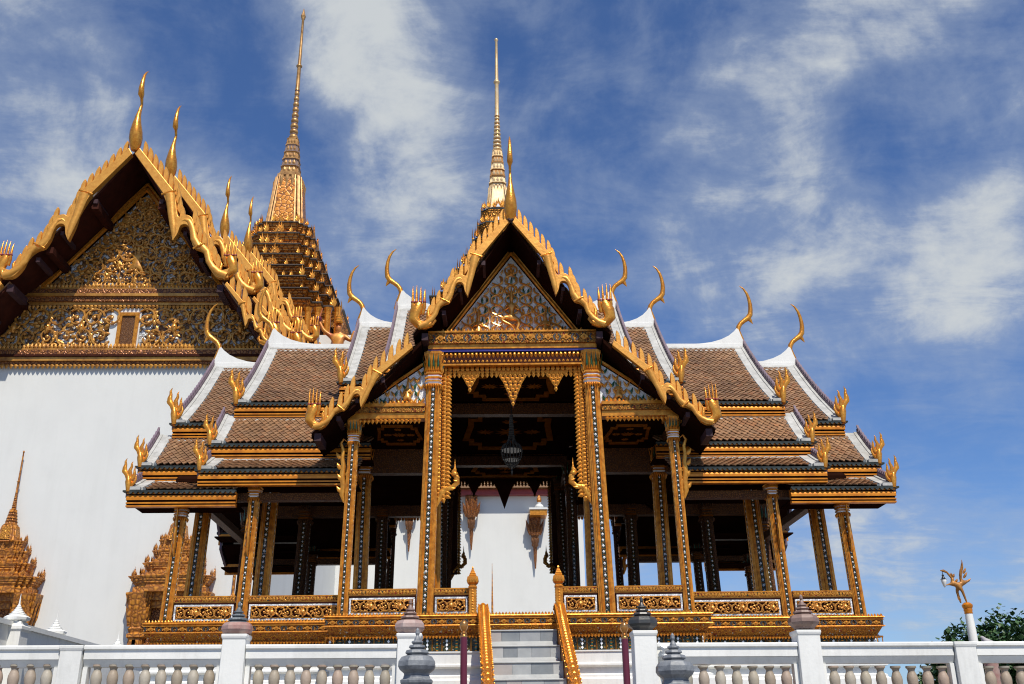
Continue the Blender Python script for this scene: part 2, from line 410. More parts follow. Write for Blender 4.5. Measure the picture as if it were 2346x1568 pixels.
# ------------------------------------------------------------------ ornaments shared by the buildings
BOARD = [(0.019, 0.013), (0.376, 0.03), (0.447, 0.0), (0.523, -0.029), (0.534, 0.005), (0.573, 0.026), (0.646, 0.005), (0.707, -0.013),
         (0.748, -0.007), (0.803, 0.004), (0.875, -0.018), (0.933, -0.015), (0.955, 0.039), (1.0, 0.0), (0.961, -0.045), (0.898, -0.049),
         (0.831, -0.027), (0.776, -0.032), (0.736, -0.054), (0.684, -0.043), (0.622, -0.016), (0.588, -0.022), (0.582, -0.05), (0.615, -0.088),
         (0.635, -0.127), (0.542, -0.09), (0.479, -0.056), (0.377, -0.031), (0.349, -0.024), (0.036, -0.027)]
B_TOP = BOARD[:13]
def board_top(t):
    for (t0, n0), (t1, n1) in zip(B_TOP, B_TOP[1:]):
        if t0 <= t <= t1: return n0 + (n1 - n0) * (t - t0) / (t1 - t0)
    return 0.02
def catmull_closed(poly, sharp, n=5):
    """smooth curve through the points; sharp ones stay corners"""
    out = []; L = len(poly)
    for i in range(L):
        p1, p2 = poly[i], poly[(i + 1) % L]; p0 = poly[i - 1]; p3 = poly[(i + 2) % L]
        if i in sharp: p0 = p1
        if (i + 1) % L in sharp: p3 = p2
        if i in sharp and (i + 1) % L in sharp: out.append(p1); continue
        for k in range(n):
            t = k / n; t2 = t * t; t3 = t2 * t
            out.append(tuple(.5 * (2 * p1[j] + (p2[j] - p0[j]) * t + (2 * p0[j] - 5 * p1[j] + 4 * p2[j] - p3[j]) * t2 + (3 * p1[j] - p0[j] - 3 * p2[j] + p3[j]) * t3) for j in (0, 1)))
    return out
BOARD_S = catmull_closed(BOARD, {0, 1, 12, 13, 24, 27, 28, 29})

blade_poly = [(0, 0), (-.004, .12), (.0, .20), (.012, .25), (.028, .262), (.066, .222), (.098, .155), (.116, .05), (.116, -.115)]
def blade_mesh(s, k=1.0, d=.055, front=GOLD_FLAT, back=MAUVE):
    b = MB(); pl = [(s * x * k * .72, z * k) for x, z in blade_poly]
    n = len(pl); cx = sum(p[0] for p in pl) / n; cz = sum(p[1] for p in pl) / n
    # swollen front, flat back
    vs = [(x, -d * .4 * k, z) for x, z in pl] + [(x, d * .6 * k, z) for x, z in pl] + [(cx + (x - cx) * .80, -d * .55 * k, cz + (z - cz) * .90) for x, z in pl]
    fs = []
    for i in range(n):
        j = (i + 1) % n; fs += [(i, n + i, n + j, j), (2 * n + i, i, j, 2 * n + j)]
    b.add(vs, fs, 0); b.add(vs[2 * n:], [tuple(range(n))], 0); b.add(vs[n:2 * n], [tuple(range(n))], 1)
    return b.mesh('blade', [front, back], 50)

def chofa_front(k=1.0):
    b = MB()
    z = [-.08, .03, .16, .30, .47, .64, .79, .97, 1.08, 1.13, 1.25, 1.41, 1.6, 1.73, 1.83]
    rb = [.07, .105, .125, .115, .08, .05, .034, .025, .028, .058, .052, .04, .026, .015, .003]
    ra = [.07, .11, .13, .12, .085, .058, .042, .034, .045, .07, .05, .038, .026, .015, .003]
    y = [0, -.02, -.05, -.08, -.10, -.09, -.05, .0, -.05, -.11, -.14, -.13, -.08, .0, .10]
    b.tube([(0, y[i] * k, z[i] * k) for i in range(15)], [r * k for r in ra], [r * k for r in rb], 10, (1, 0, 0))
    return b
def chofa_side():
    b = MB()
    p = [(0, -.12), (-.03, .02), (-.06, .12), (-.085, .22), (-.06, .30), (-.01, .37), (.07, .43), (.15, .48), (.205, .56), (.222, .66), (.225, .76), (.21, .88), (.18, .99), (.12, 1.09), (.045, 1.15)]
    ra = [.06, .06, .055, .05, .047, .045, .045, .055, .052, .046, .041, .035, .028, .018, .005]
    rb = [.055, .055, .05, .046, .043, .04, .04, .042, .038, .034, .03, .026, .02, .014, .004]
    b.tube([(a, 0, z) for a, z in p], ra, rb, 8)
    b.tube([(.15, 0, .49), (.195, 0, .43), (.235, 0, .36)], [.05, .035, .005], [.03, .02, .004], 6)
    return b
def flame_fan(k=1.0):
    b = MB()
    b.tube([(-.02, 0, -.04), (-.01, 0, .08), (.0, 0, .20), (.02, 0, .31)], [.055, .07, .085, .05], [.06, .07, .07, .05], 8)
    for path, ra in (([(.01, .22), (.065, .36), (.125, .44), (.135, .52), (.12, .60), (.135, .67), (.105, .745)], [.05, .055, .062, .05, .032, .024, .004]),
                     ([(.0, .22), (-.005, .36), (.01, .46), (-.02, .55), (-.015, .62), (-.035, .67)], [.045, .05, .042, .03, .018, .004]),
                     ([(-.02, .18), (-.08, .30), (-.105, .39), (-.09, .47), (-.105, .545)], [.04, .045, .035, .022, .004]),
                     ([(-.04, .10), (-.115, .18), (-.15, .26), (-.14, .35)], [.035, .035, .025, .004])):
        b.tube([(x, (i % 2) * .006, z) for i, (x, z) in enumerate(path)], ra, [r * .55 for r in ra], 7)
    b.tube([(.135, 0, .47), (.175, 0, .45), (.165, 0, .40)], [.02, .02, .004], [.02, .015, .004], 5)
    return b
def finger_fan():
    """naga head finial seen from its side: a swelling neck and a row of upright fingers"""
    b = MB()
    b.tube([(-.24, 0, .03), (-.12, 0, -.01), (0, 0, .03), (.075, 0, .13), (.055, 0, .26), (.0, 0, .38), (-.02, 0, .44)], [.05, .065, .08, .105, .11, .105, .07], [.06, .07, .08, .09, .09, .08, .06], 9)
    for a, h in ((.10, .78), (.035, .80), (-.035, .77), (-.105, .72)):
        b.tube([(a * .7, 0, .22), (a, -.03, .36), (a, -.035, .46), (a * 1.03, -.03, .60), (a * 1.06, 0, h)], [.032, .036, .026, .02, .003], None, 7)
        b.lathe([(.012, -.03), (.034, -.012), (.034, .012), (.012, .03)], C8, (a, -.035, .445), 1)
    for path, ra in (([(-.14, .02), (-.20, .14), (-.17, .26), (-.20, .34)], [.04, .045, .03, .004]),
                     ([(-.24, .02), (-.29, .10), (-.265, .18), (-.285, .23)], [.03, .034, .02, .003])):
        b.tube([(x, 0, z) for x, z in path], ra, [r * .8 for r in ra], 6)
    return b
CHOFA_SIDE = chofa_side().mesh('chofa', [GOLD], 60)
FLAME = flame_fan().mesh('naga_finial', [GOLD], 60)
FINGERS = finger_fan().mesh('naga_finial', [GOLD, RED], 60)
BLADE = {1: blade_mesh(1), -1: blade_mesh(-1)}

def barge(parent, M, A, E, s, y=0.0, th=.10, step=.167, k=1.0, finial=FINGERS, fk=1.0, single=True, lip=True):
    """bargeboard from apex A to end E (lateral, height) on side s, with its row of blades and naga finial"""
    dx, dz = E[0] - A[0], E[1] - A[1]; L = math.hypot(dx, dz); e = (dx / L, dz / L); n = (-e[1], e[0])
    P = lambda t, q: (s * (A[0] + (e[0] * t + n[0] * q) * L), A[1] + (e[1] * t + n[1] * q) * L)
    b = MB(); poly = [P(t, q) for t, q in BOARD_S]
    if s < 0: poly = poly[::-1]
    b.prism(poly, lambda a, z, c: (a, c, z), y - th / 2, y + th / 2, 0, None)
    o = ob('bargeboard', b, [GOLD_FLAT, MAUVE], parent, M, bevel=.016 * k)
    cnt = max(3, int(L * .92 / step))
    jb = MB()
    for i in range(cnt):
        t = .035 + (i + .2) * .905 / cnt
        x, z = P(t, board_top(t) - .004)
        # the blade's foot follows the rake; it stands a little behind the board's face
        X = T(x, y + .035 * k, z)
        if single: ob('blade', BLADE[s] if k == 1.0 else BLADE_BIG[s], None, o, M @ X)
        else:
            src = BLADE[s] if k == 1.0 else BLADE_BIG[s]
            q = MB(); q.v = [tuple(v.co) for v in src.vertices]; q.f = [list(p.vertices) for p in src.polygons]; q.m = [p.material_index for p in src.polygons]
            jb.join(q, X)
    if not single: ob('blade_row', jb, [GOLD_FLAT, MAUVE], o, M, 50, kind='stuff')
    # raised lip where the straight board meets the naga's body
    q = MB()
    for t0, n0, t1, n1 in ((.352, -.035, .376, .042), (.742, -.062, .752, .006)):
        (xa, za), (xb, zb) = P(t0, n0), P(t1, n1)
        q.tube([(xa, y - th * .5, za), ((xa + xb) / 2, y - th * .62, (za + zb) / 2), (xb, y - th * .5, zb)], [.016 * k * 1.2] * 3, None, 6)
    ob('board_lip', q, GOLD, o, M, 60)
    q = MB()
    for pth, rr_ in (([(.375, .004), (.44, -.026), (.50, -.055), (.555, -.078), (.60, -.10), (.632, -.123)], [.030, .026, .022, .021, .015, .003]),
                     ([(.560, -.035), (.560, -.012), (.578, .004), (.608, .002), (.645, -.008), (.69, -.028), (.745, -.032)], [.004, .009, .014, .017, .019, .021, .022]),
                     ([(.76, -.018), (.80, -.011), (.855, -.032), (.90, -.034), (.945, -.025), (.985, .0)], [.022, .02, .018, .019, .022, .024])):
        q.tube([(P(t, nn)[0], y - th * .42, P(t, nn)[1]) for t, nn in pth], [r_ * L * .92 for r_ in rr_], [r_ * L * .62 for r_ in rr_], 8)
    ob('naga_body', q, GOLD_FLAT, o, M, 60)
    if finial:
        x, z = P(.985, .01)
        F = M @ T(x, y, z) @ SC(fk * s, fk, fk)
        ob('naga_finial', finial, None, o, F)
    # purlin ends under the board
    for t, nn, w in ((.36, -.05, .07), (.61, -.045, .06), (.80, -.055, .07), (1.0, -.055, .11)):
        x, z = P(t, nn); w *= k
        ob('purlin', MB().box(x - w / 2, x + w / 2, y + th / 2 + .004, y + .5 * k + th, z - w, z + w * .2), PURLIN, o, M)
    return o, P

def scroll_mesh(turns=1.6, leaves=5, seed=0):
    """one curling vine with flame leaves, about one unit across, facing -Y"""
    b = MB(); N = 26; pts = []; ra = []
    for i in range(N):
        u = i / (N - 1); th = 2 * math.pi * turns * u + .5; r = .46 * (1 - u) ** .8 + .03
        pts.append((r * math.cos(th), -.05 - .09 * math.sin(math.pi * min(1, u * 1.3)), r * math.sin(th))); ra.append(.055 * (1 - .45 * u))
    b.tube(pts, ra, [x * 1.1 for x in ra], 6)
    b.lathe([(.03, -.05), (.085, -.02), (.085, .02), (.03, .05)], C8, (0, 0, 0))
    b.v[-32:] = [(x, -.11 + z, y) for x, y, z in b.v[-32:]]
    rr = random.Random(seed)
    for k in range(leaves * 2):
        i = int(1 + (N * .72) * k / (leaves * 2)); p = Vector(pts[i]); th = math.atan2(p.z, p.x)
        out = 1 if k % 2 == 0 else -.6
        ang = th - math.pi / 2 + (.75 if out > 0 else 2.6) + rr.uniform(-.2, .2)
        Mx = T(p.x, p.y + .02, p.z) @ Matrix.Rotation(-ang, 4, 'Y')
        b.petal(Mx, .17, .30 if out > 0 else .2, .07)
    return b
SCROLLS = [scroll_mesh(1.6, 6, 1), scroll_mesh(1.35, 5, 2)]
SC_GOLD = [q.mesh('scroll', [SCROLL], 50) for q in SCROLLS]
SC_OLD = [q.mesh('scroll', [SCROLL_OLD], 50) for q in SCROLLS]

def face_boss():
    b = MB()
    b.lathe([(.10, -.5), (.24, -.34), (.30, -.05), (.27, .18), (.16, .34), (.12, .42), (.17, .47), (.07, .6), (.02, .95)], C8)
    for s in (-1, 1):
        b.lathe([(.02, -.05), (.06, 0), (.02, .05)], C8, (s * .11, -.27, .06))
        b.petal(T(s * .3, 0, -.1) @ RY(s * 35), .2, .5, .1)
    b.tube([(0, -.28, .1), (0, -.36, -.06), (0, -.27, -.1)], [.04, .06, .03], None, 6)
    return b
BOSS = face_boss().mesh('mask_boss', [SCROLL], 50)

def relief_figure(seated=True):
    if seated:   # deity seated with one leg hanging, hand to the chest
        v = [(0, 0, .0), (0, 0, .16), (0, -.01, .30), (0, 0, .40), (0, -.01, .47), (0, 0, .56), (0, 0, .66), (0, 0, .80),
             (.11, 0, .33), (.17, -.02, .20), (.07, -.05, .24), (-.11, 0, .33), (-.16, -.02, .19), (-.05, -.06, .26),
             (.13, -.04, -.02), (.16, -.05, -.14), (.05, -.07, -.26), (-.14, -.04, .03), (-.22, -.06, -.06), (-.03, -.08, -.17), (.12, -.07, -.24), (.10, -.09, -.34)]
        e = [(0, 1), (1, 2), (2, 3), (3, 4), (4, 5), (5, 6), (6, 7), (2, 8), (8, 9), (9, 10), (2, 11), (11, 12), (12, 13), (0, 14), (14, 15), (15, 20), (20, 21), (0, 17), (17, 18), (18, 19), (19, 16)]
        r = [.07, .055, .075, .028, .05, .045, .028, .005, .032, .024, .018, .032, .024, .018, .052, .042, .02, .052, .042, .028, .03, .022]
    else:        # kneeling attendant with joined palms
        v = [(0, 0, 0), (0, 0, .14), (0, -.01, .26), (0, 0, .35), (0, -.01, .42), (0, 0, .5), (0, 0, .58), (0, 0, .72),
             (.10, 0, .29), (.14, -.03, .17), (.02, -.08, .22), (-.10, 0, .29), (-.14, -.03, .17), (-.02, -.08, .22),
             (.12, -.06, -.05), (.06, -.05, -.14), (-.12, -.06, -.05), (-.06, -.05, -.14)]
        e = [(0, 1), (1, 2), (2, 3), (3, 4), (4, 5), (5, 6), (6, 7), (2, 8), (8, 9), (9, 10), (2, 11), (11, 12), (12, 13), (0, 14), (14, 15), (0, 16), (16, 17)]
        r = [.085, .07, .08, .033, .052, .045, .028, .005, .04, .03, .02, .04, .03, .02, .07, .045, .07, .045]
    return skin_mesh('relief_figure', v, e, r, 1, [SCROLL])
DEITY = relief_figure(True); ATTEND = relief_figure(False)

# ------------------------------------------------------------------ pavilion
YC = 3.96
CAVETTO = carved('cavetto_gilding', (0.74, 0.30, 0.03), (0.26, 0.07, 0.012), 44, edge=.2, spots=[(0, (0.74, 0.30, 0.03)), (0.8, (0.6, 0.2, 0.02)), (0.9, (0.35, 0.03, 0.015)), (0.95, (0.7, 0.6, 0.4))])
LACQUER_SHADE = carved('gilt_lacquer_shade', (0.20, 0.075, 0.012), (0.04, 0.012, 0.006), 30, .5, .2, .25)  # dark gilding; on the rear columns it paints in the interior's shade
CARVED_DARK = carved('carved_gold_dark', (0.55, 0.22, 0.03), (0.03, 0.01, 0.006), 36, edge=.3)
PAV = thing('thai_pavilion', 'open gilded Thai pavilion with tiered tile roofs and slender gold spire on white plinth', 'pavilion', (0, YC, GZ))
MP = T(-.04, 0, 0) @ RZ(-1.65)                         # front porch
MB_ = T(0, 2 * YC, 0) @ RZ(180)                        # rear porch, the same turned about

# platform: cross-shaped plan swept with a moulded profile
plan = [(-3.065, -.354), (3.065, -.354), (3.065, .337), (6.1, .337), (6.1, 7.58), (3.065, 7.58), (3.065, 8.27), (-3.065, 8.27), (-3.065, 7.58), (-6.1, 7.58), (-6.1, .337), (-3.065, .337)]
def offset_plan(o):
    n = len(plan); out = []
    for i in range(n):
        a, b, c = plan[i - 1], plan[i], plan[(i + 1) % n]
        def nrm(p, q):
            dx, dy = q[0] - p[0], q[1] - p[1]; l = math.hypot(dx, dy); return (dy / l, -dx / l)
        n1, n2 = nrm(a, b), nrm(b, c)
        out.append((b[0] + o * (n1[0] + n2[0]), b[1] + o * (n1[1] + n2[1])))
    return out
def sweep_plan(prof, m=0):
    b = MB(); n = len(plan); o = 0
    for off, z in prof: b.v += [(x, y, z) for x, y in offset_plan(off)]
    for i in range(len(prof) - 1):
        for k in range(n):
            j = (k + 1) % n
            b.f.append([(i + 1) * n + k, (i + 1) * n + j, i * n + j, i * n + k]); b.m.append(m)
    return b
top = sweep_plan([(-.0, .0), (-.0, -.005)]); top.f.append(list(range(12))); top.m.append(0)
ob('platform_floor', top, SOFFIT_RED, PAV)
ob('platform_band', sweep_plan([(-.06, .034), (.015, .034), (.022, .022), (.015, .01), (0, .004), (0, -.008), (.012, -.012), (.012, -.022), (-.03, -.024)]), GOLD_RIB, PAV)
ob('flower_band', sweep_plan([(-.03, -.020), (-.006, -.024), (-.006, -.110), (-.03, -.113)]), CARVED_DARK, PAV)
ob('platform_band', sweep_plan([(-.03, -.111), (.014, -.112), (.018, -.124), (.004, -.132), (-.02, -.135)]), GOLD_RIB, PAV)
ob('platform_cavetto', sweep_plan([(-.022, -.134), (-.03, -.15), (-.09, -.245), (-.095, -.25), (-.08, -.256), (-.08, -.27), (-.13, -.275), (-.13, -.285)]), CAVETTO, PAV)
ob('mosaic_dado', sweep_plan([(-.16, -.28), (-.16, -.52)]), MOSAIC_DARK, PAV)
ob('plinth', sweep_plan([(-.2, -.515), (-.03, -.515), (-.03, -.535), (-.05, -.55), (-.05, -.70), (-.02, -.72), (-.02, -.745), (-.10, -.77), (-.10, -.86), (-.04, -.885), (-.04, -.92), (.0, -.95), (.0, -1.75), (.12, -1.85), (.12, GZ)]), LIME, PAV)
# diamond flowers set into the band, petals above and below it, mirror lozenges on the dado
fl = MB()
for a, (x, z) in enumerate(((-.052, 0), (0, .032), (.052, 0), (0, -.032))):
    pass
fl.prism([(-.062, 0), (0, .036), (.062, 0), (0, -.036)], lambda a, z, c: (a, c, z), -.012, .004, 0)
fl.lathe([(.012, -.004), (.02, .0), (.008, .012)], C8, (0, 0, 0), 0); fl.v[-24:] = [(x, -.014 - z, y) for x, y, z in fl.v[-24:]]
for s in (-1, 1):
    fl.prism([(s * .068, 0), (s * .098, .036), (s * .122, .036), (s * .094, 0), (s * .122, -.036), (s * .098, -.036)][::s], lambda a, z, c: (a, c, z), -.008, .004, 1)
    fl.petal(T(s * .05, -.010, 0) @ RY(s * 45), .02, .045, .008, 2); fl.petal(T(s * .05, -.010, 0) @ RY(s * 135), .02, .045, .008, 2)
FLOWER = fl.mesh('flower_motif', [GOLD, STONE_DARK, CARVED_FINE])
def edge_runs():
    n = len(plan)
    for i in range(n):
        a, b = Vector(plan[i]), Vector(plan[(i + 1) % n]); d = (b - a); L = d.length; d /= L
        yield i, a, d, L, math.degrees(math.atan2(d.y, d.x))
cresting, teeth, lozen = MB(), MB(), MB()
for i, a, d, L, ang in edge_runs():
    nrm = Vector((d.y, -d.x)); n = int(L / .052)
    for k in range(n):
        p = a + d * ((k + .5) * L / n)
        cresting.petal(T(p.x, p.y, .03) @ RZ(ang) @ RX(-4), .046, .05, .012)
        q = p - nrm * .085
        teeth.petal(T(q.x, q.y, -.272) @ RZ(ang) @ RX(180) @ RZ(180), .045, .048, .022)
    n = int(L / .24); wid = L / n
    if i in (0, 2, 10, 1, 11):
        for k in range(n):
            p = a + d * ((k + .5) * wid)
            ob('flower_motif', FLOWER, None, PAV, T(p.x, p.y, -.067) @ RZ(ang))
    n = int(L / .15)
    for k in range(n):
        p = a + d * ((k + .5) * L / n) - nrm * .157
        Mx = T(p.x, p.y, 0) @ RZ(ang)
        if k % 2 == 0:
            for z in (-.345, -.405, -.465): lozen.prism([(-.022, z), (0, z + .028), (.022, z), (0, z - .028)], lambda x, zz, c: Mx @ Vector((x, c, zz)), -.012, 0, 0)
        else:
            for z in range(7): lozen.prism([(-.016, -.33 - z * .026), (.016, -.33 - z * .026), (.016, -.345 - z * .026), (-.016, -.345 - z * .026)][::-1], lambda x, zz, c: Mx @ Vector((x, c, zz)), -.010, 0, (1 if z % 2 else 2))
        for s in (-.075, .075):
            lozen.prism([(s - .006, -.5), (s - .006, -.3), (s + .006, -.3), (s + .006, -.5)][::-1], lambda x, zz, c: Mx @ Vector((x, c, zz)), -.014, 0, 2)
ob('crest_petals', cresting, GOLD, PAV, kind='stuff')
ob('hanging_petals', teeth, GOLD_RIB, PAV, kind='stuff')
ob('dado_lozenges', lozen, [GLASS_GEM, GREEN_GLASS, GOLD_RIB], PAV, kind='stuff')

# columns --------------------------------------------------------------------
def col_section():
    """one fluted face repeated on four sides; second list flags the mosaic band"""
    face = [(.80, -.80), (.80, -.70), (.86, -.68), (.86, -.62), (.95, -.62), (1.0, -.58), (1.0, -.53), (.95, -.50), (1.0, -.46), (1.0, -.41), (.95, -.38), (1.0, -.34), (1.0, -.29), (.93, -.27),
            (.93, .27), (1.0, .29), (1.0, .34), (.95, .38), (1.0, .41), (1.0, .46), (.95, .50), (1.0, .53), (1.0, .58), (.95, .62), (.86, .62), (.86, .68), (.80, .70)]
    pts, fl = [], []
    for r in range(4):
        for i, (x, y) in enumerate(face):
            for _ in range(r): x, y = -y, x
            pts.append((x, y)); fl.append(1 if i == 13 else 0)
    return pts, fl
CSEC, CFL = col_section()
def column(x, y, hw, h, lean=0.0, M=I4, cap=True, gems=True, name='column', z0=0.0, mm=None):
    """redented shaft with mosaic bands, lotus capital above z=h; lean is the inward shift over the height"""
    b = MB(); n = len(CSEC); rings = [(1.12, 0), (1.12, .05), (1.0, .07), (1.0, .09)] + [(1 - .08 * k / 6, .09 + (h - .09) * k / 6) for k in range(1, 7)]
    lx = lambda z: lean * z / h
    for r, z in rings: b.v += [(x + lx(z) + px * r * hw, y + py * r * hw, z + z0) for px, py in CSEC]
    for i in range(len(rings) - 1):
        for k in range(n):
            j = (k + 1) % n; b.f.append([i * n + k, i * n + j, (i + 1) * n + j, (i + 1) * n + k]); b.m.append(CFL[k])
    o = ob(name, b, [mm or GOLD_RIB, MOSAIC_DARK], PAV, M)
    if gems:
        q = MB(); step = max(.085, hw * .70); cnt = int((h - .15) / step)
        for k in range(cnt):
            z = .14 + (k + .5) * (h - .15) / cnt; r = 1 - .08 * (z - .09) / h; g = hw * .165
            for a in range(4):
                Mx = T(x + lx(z), y, z + z0) @ RZ(90 * a)
                yy = -hw * r * .93
                q.add([Mx @ Vector(p) for p in ((0, yy, -g * 1.15), (g, yy, 0), (0, yy, g * 1.15), (-g, yy, 0), (0, yy - g * .45, 0))], [(0, 1, 4), (1, 2, 4), (2, 3, 4), (3, 0, 4)], 0)
                for sx in (-1, 1):
                    e = g * .42; cx = sx * g * .62; zz = step * .5
                    q.add([Mx @ Vector(p) for p in ((cx - e, yy - .002, zz), (cx, yy - .002, zz - e), (cx + e, yy - .002, zz), (cx, yy - .002, zz + e), (cx, yy - .008, zz))], [(0, 1, 4), (1, 2, 4), (2, 3, 4), (3, 0, 4)], 1)
        ob('mirror_inlay', q, [GLASS_GEM, BRASS], o, M, kind='stuff')
    if cap:
        q = MB(); k = hw / .135; cx = x + lx(h)
        prof = [(.93, 0), (1.06, .02), (1.06, .035), (.97, .045), (.97, .06), (1.12, .075), (1.12, .10), (1.0, .11), (1.0, .13), (1.16, .145), (1.16, .165), (1.04, .18), (1.04, .20), (1.2, .22), (1.2, .25), (.98, .27), (1.02, .42), (1.22, .56), (1.3, .60), (1.3, .64), (1.1, .65)]
        q.lathe([(r * hw, z * k) for r, z in prof], RED2, (cx, y, h + z0), 0)
        for i in range(len(q.f)):
            zc = sum(q.v[v][2] for v in q.f[i]) / len(q.f[i]) - h - z0
            if .05 * k < zc < .07 * k or .105 * k < zc < .135 * k or .185 * k < zc < .205 * k: q.m[i] = 1
        for a in range(4):
            for t in range(-3, 4):
                off = t * hw * .30; edge = abs(t) == 3
                yy = -hw * (1.02 if not edge else .86)
                q.petal(T(cx, y, h + z0) @ RZ(90 * a) @ T(off, yy, .25 * k) @ RX(13) @ SC(1, 1, 1), hw * .30, .36 * k, .02 * k, 0 if t % 2 else 2)
                q.petal(T(cx, y, h + z0) @ RZ(90 * a) @ T(off, yy - .004, .24 * k) @ RX(16), hw * .26, .13 * k, .025 * k, 0)
                q.petal(T(cx, y, h + z0) @ RZ(90 * a) @ T(off, yy - .1 * hw, .03 * k) @ RX(180) @ RZ(180), hw * .26, .10 * k, .02 * k, 0)
        ob('capital', q, [mm or GOLD_RIB, GLASS_GEM if mm is None else OCHRE, GREEN_GLASS], o, M)
    return o

def bracket_mesh():
    """naga bracket leaning out from a column to the eave: lateral +X, foot at the origin"""
    b = MB()
    p = [(0, 0), (.035, .12), (.02, .26), (.05, .40), (.035, .55), (.06, .68), (.05, .80), (.09, .90), (.05, .97), (.0, .93)]
    b.tube([(x, 0, z) for x, z in p], [.015, .04, .045, .042, .035, .03, .025, .022, .018, .006], [.012, .028, .03, .028, .024, .02, .018, .015, .012, .005], 7)
    for x, z, a in ((.055, .15, 35), (.06, .33, 30), (.08, .50, 28), (-.01, .40, -30), (.0, .22, -25), (.09, .66, 30)):
        b.petal(T(x, -.015, z) @ RY(a), .06, .12, .03)
    return b
BRACKET = bracket_mesh().mesh('eave_bracket', [GOLD], 50)

def leaf_mesh():
    b = MB(); b.petal(I4, .080, .102, .024); b.petal(T(0, -.014, .014), .036, .06, .02, 1); return b.mesh('valance_leaf', [GOLD, GOLD_FLAT])
LEAFM = leaf_mesh()
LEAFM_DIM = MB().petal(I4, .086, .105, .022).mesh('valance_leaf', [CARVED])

def in_tri(x, z, hw, z0, z1): return z0 <= z <= z1 and abs(x) <= hw * (z1 - z) / (z1 - z0)

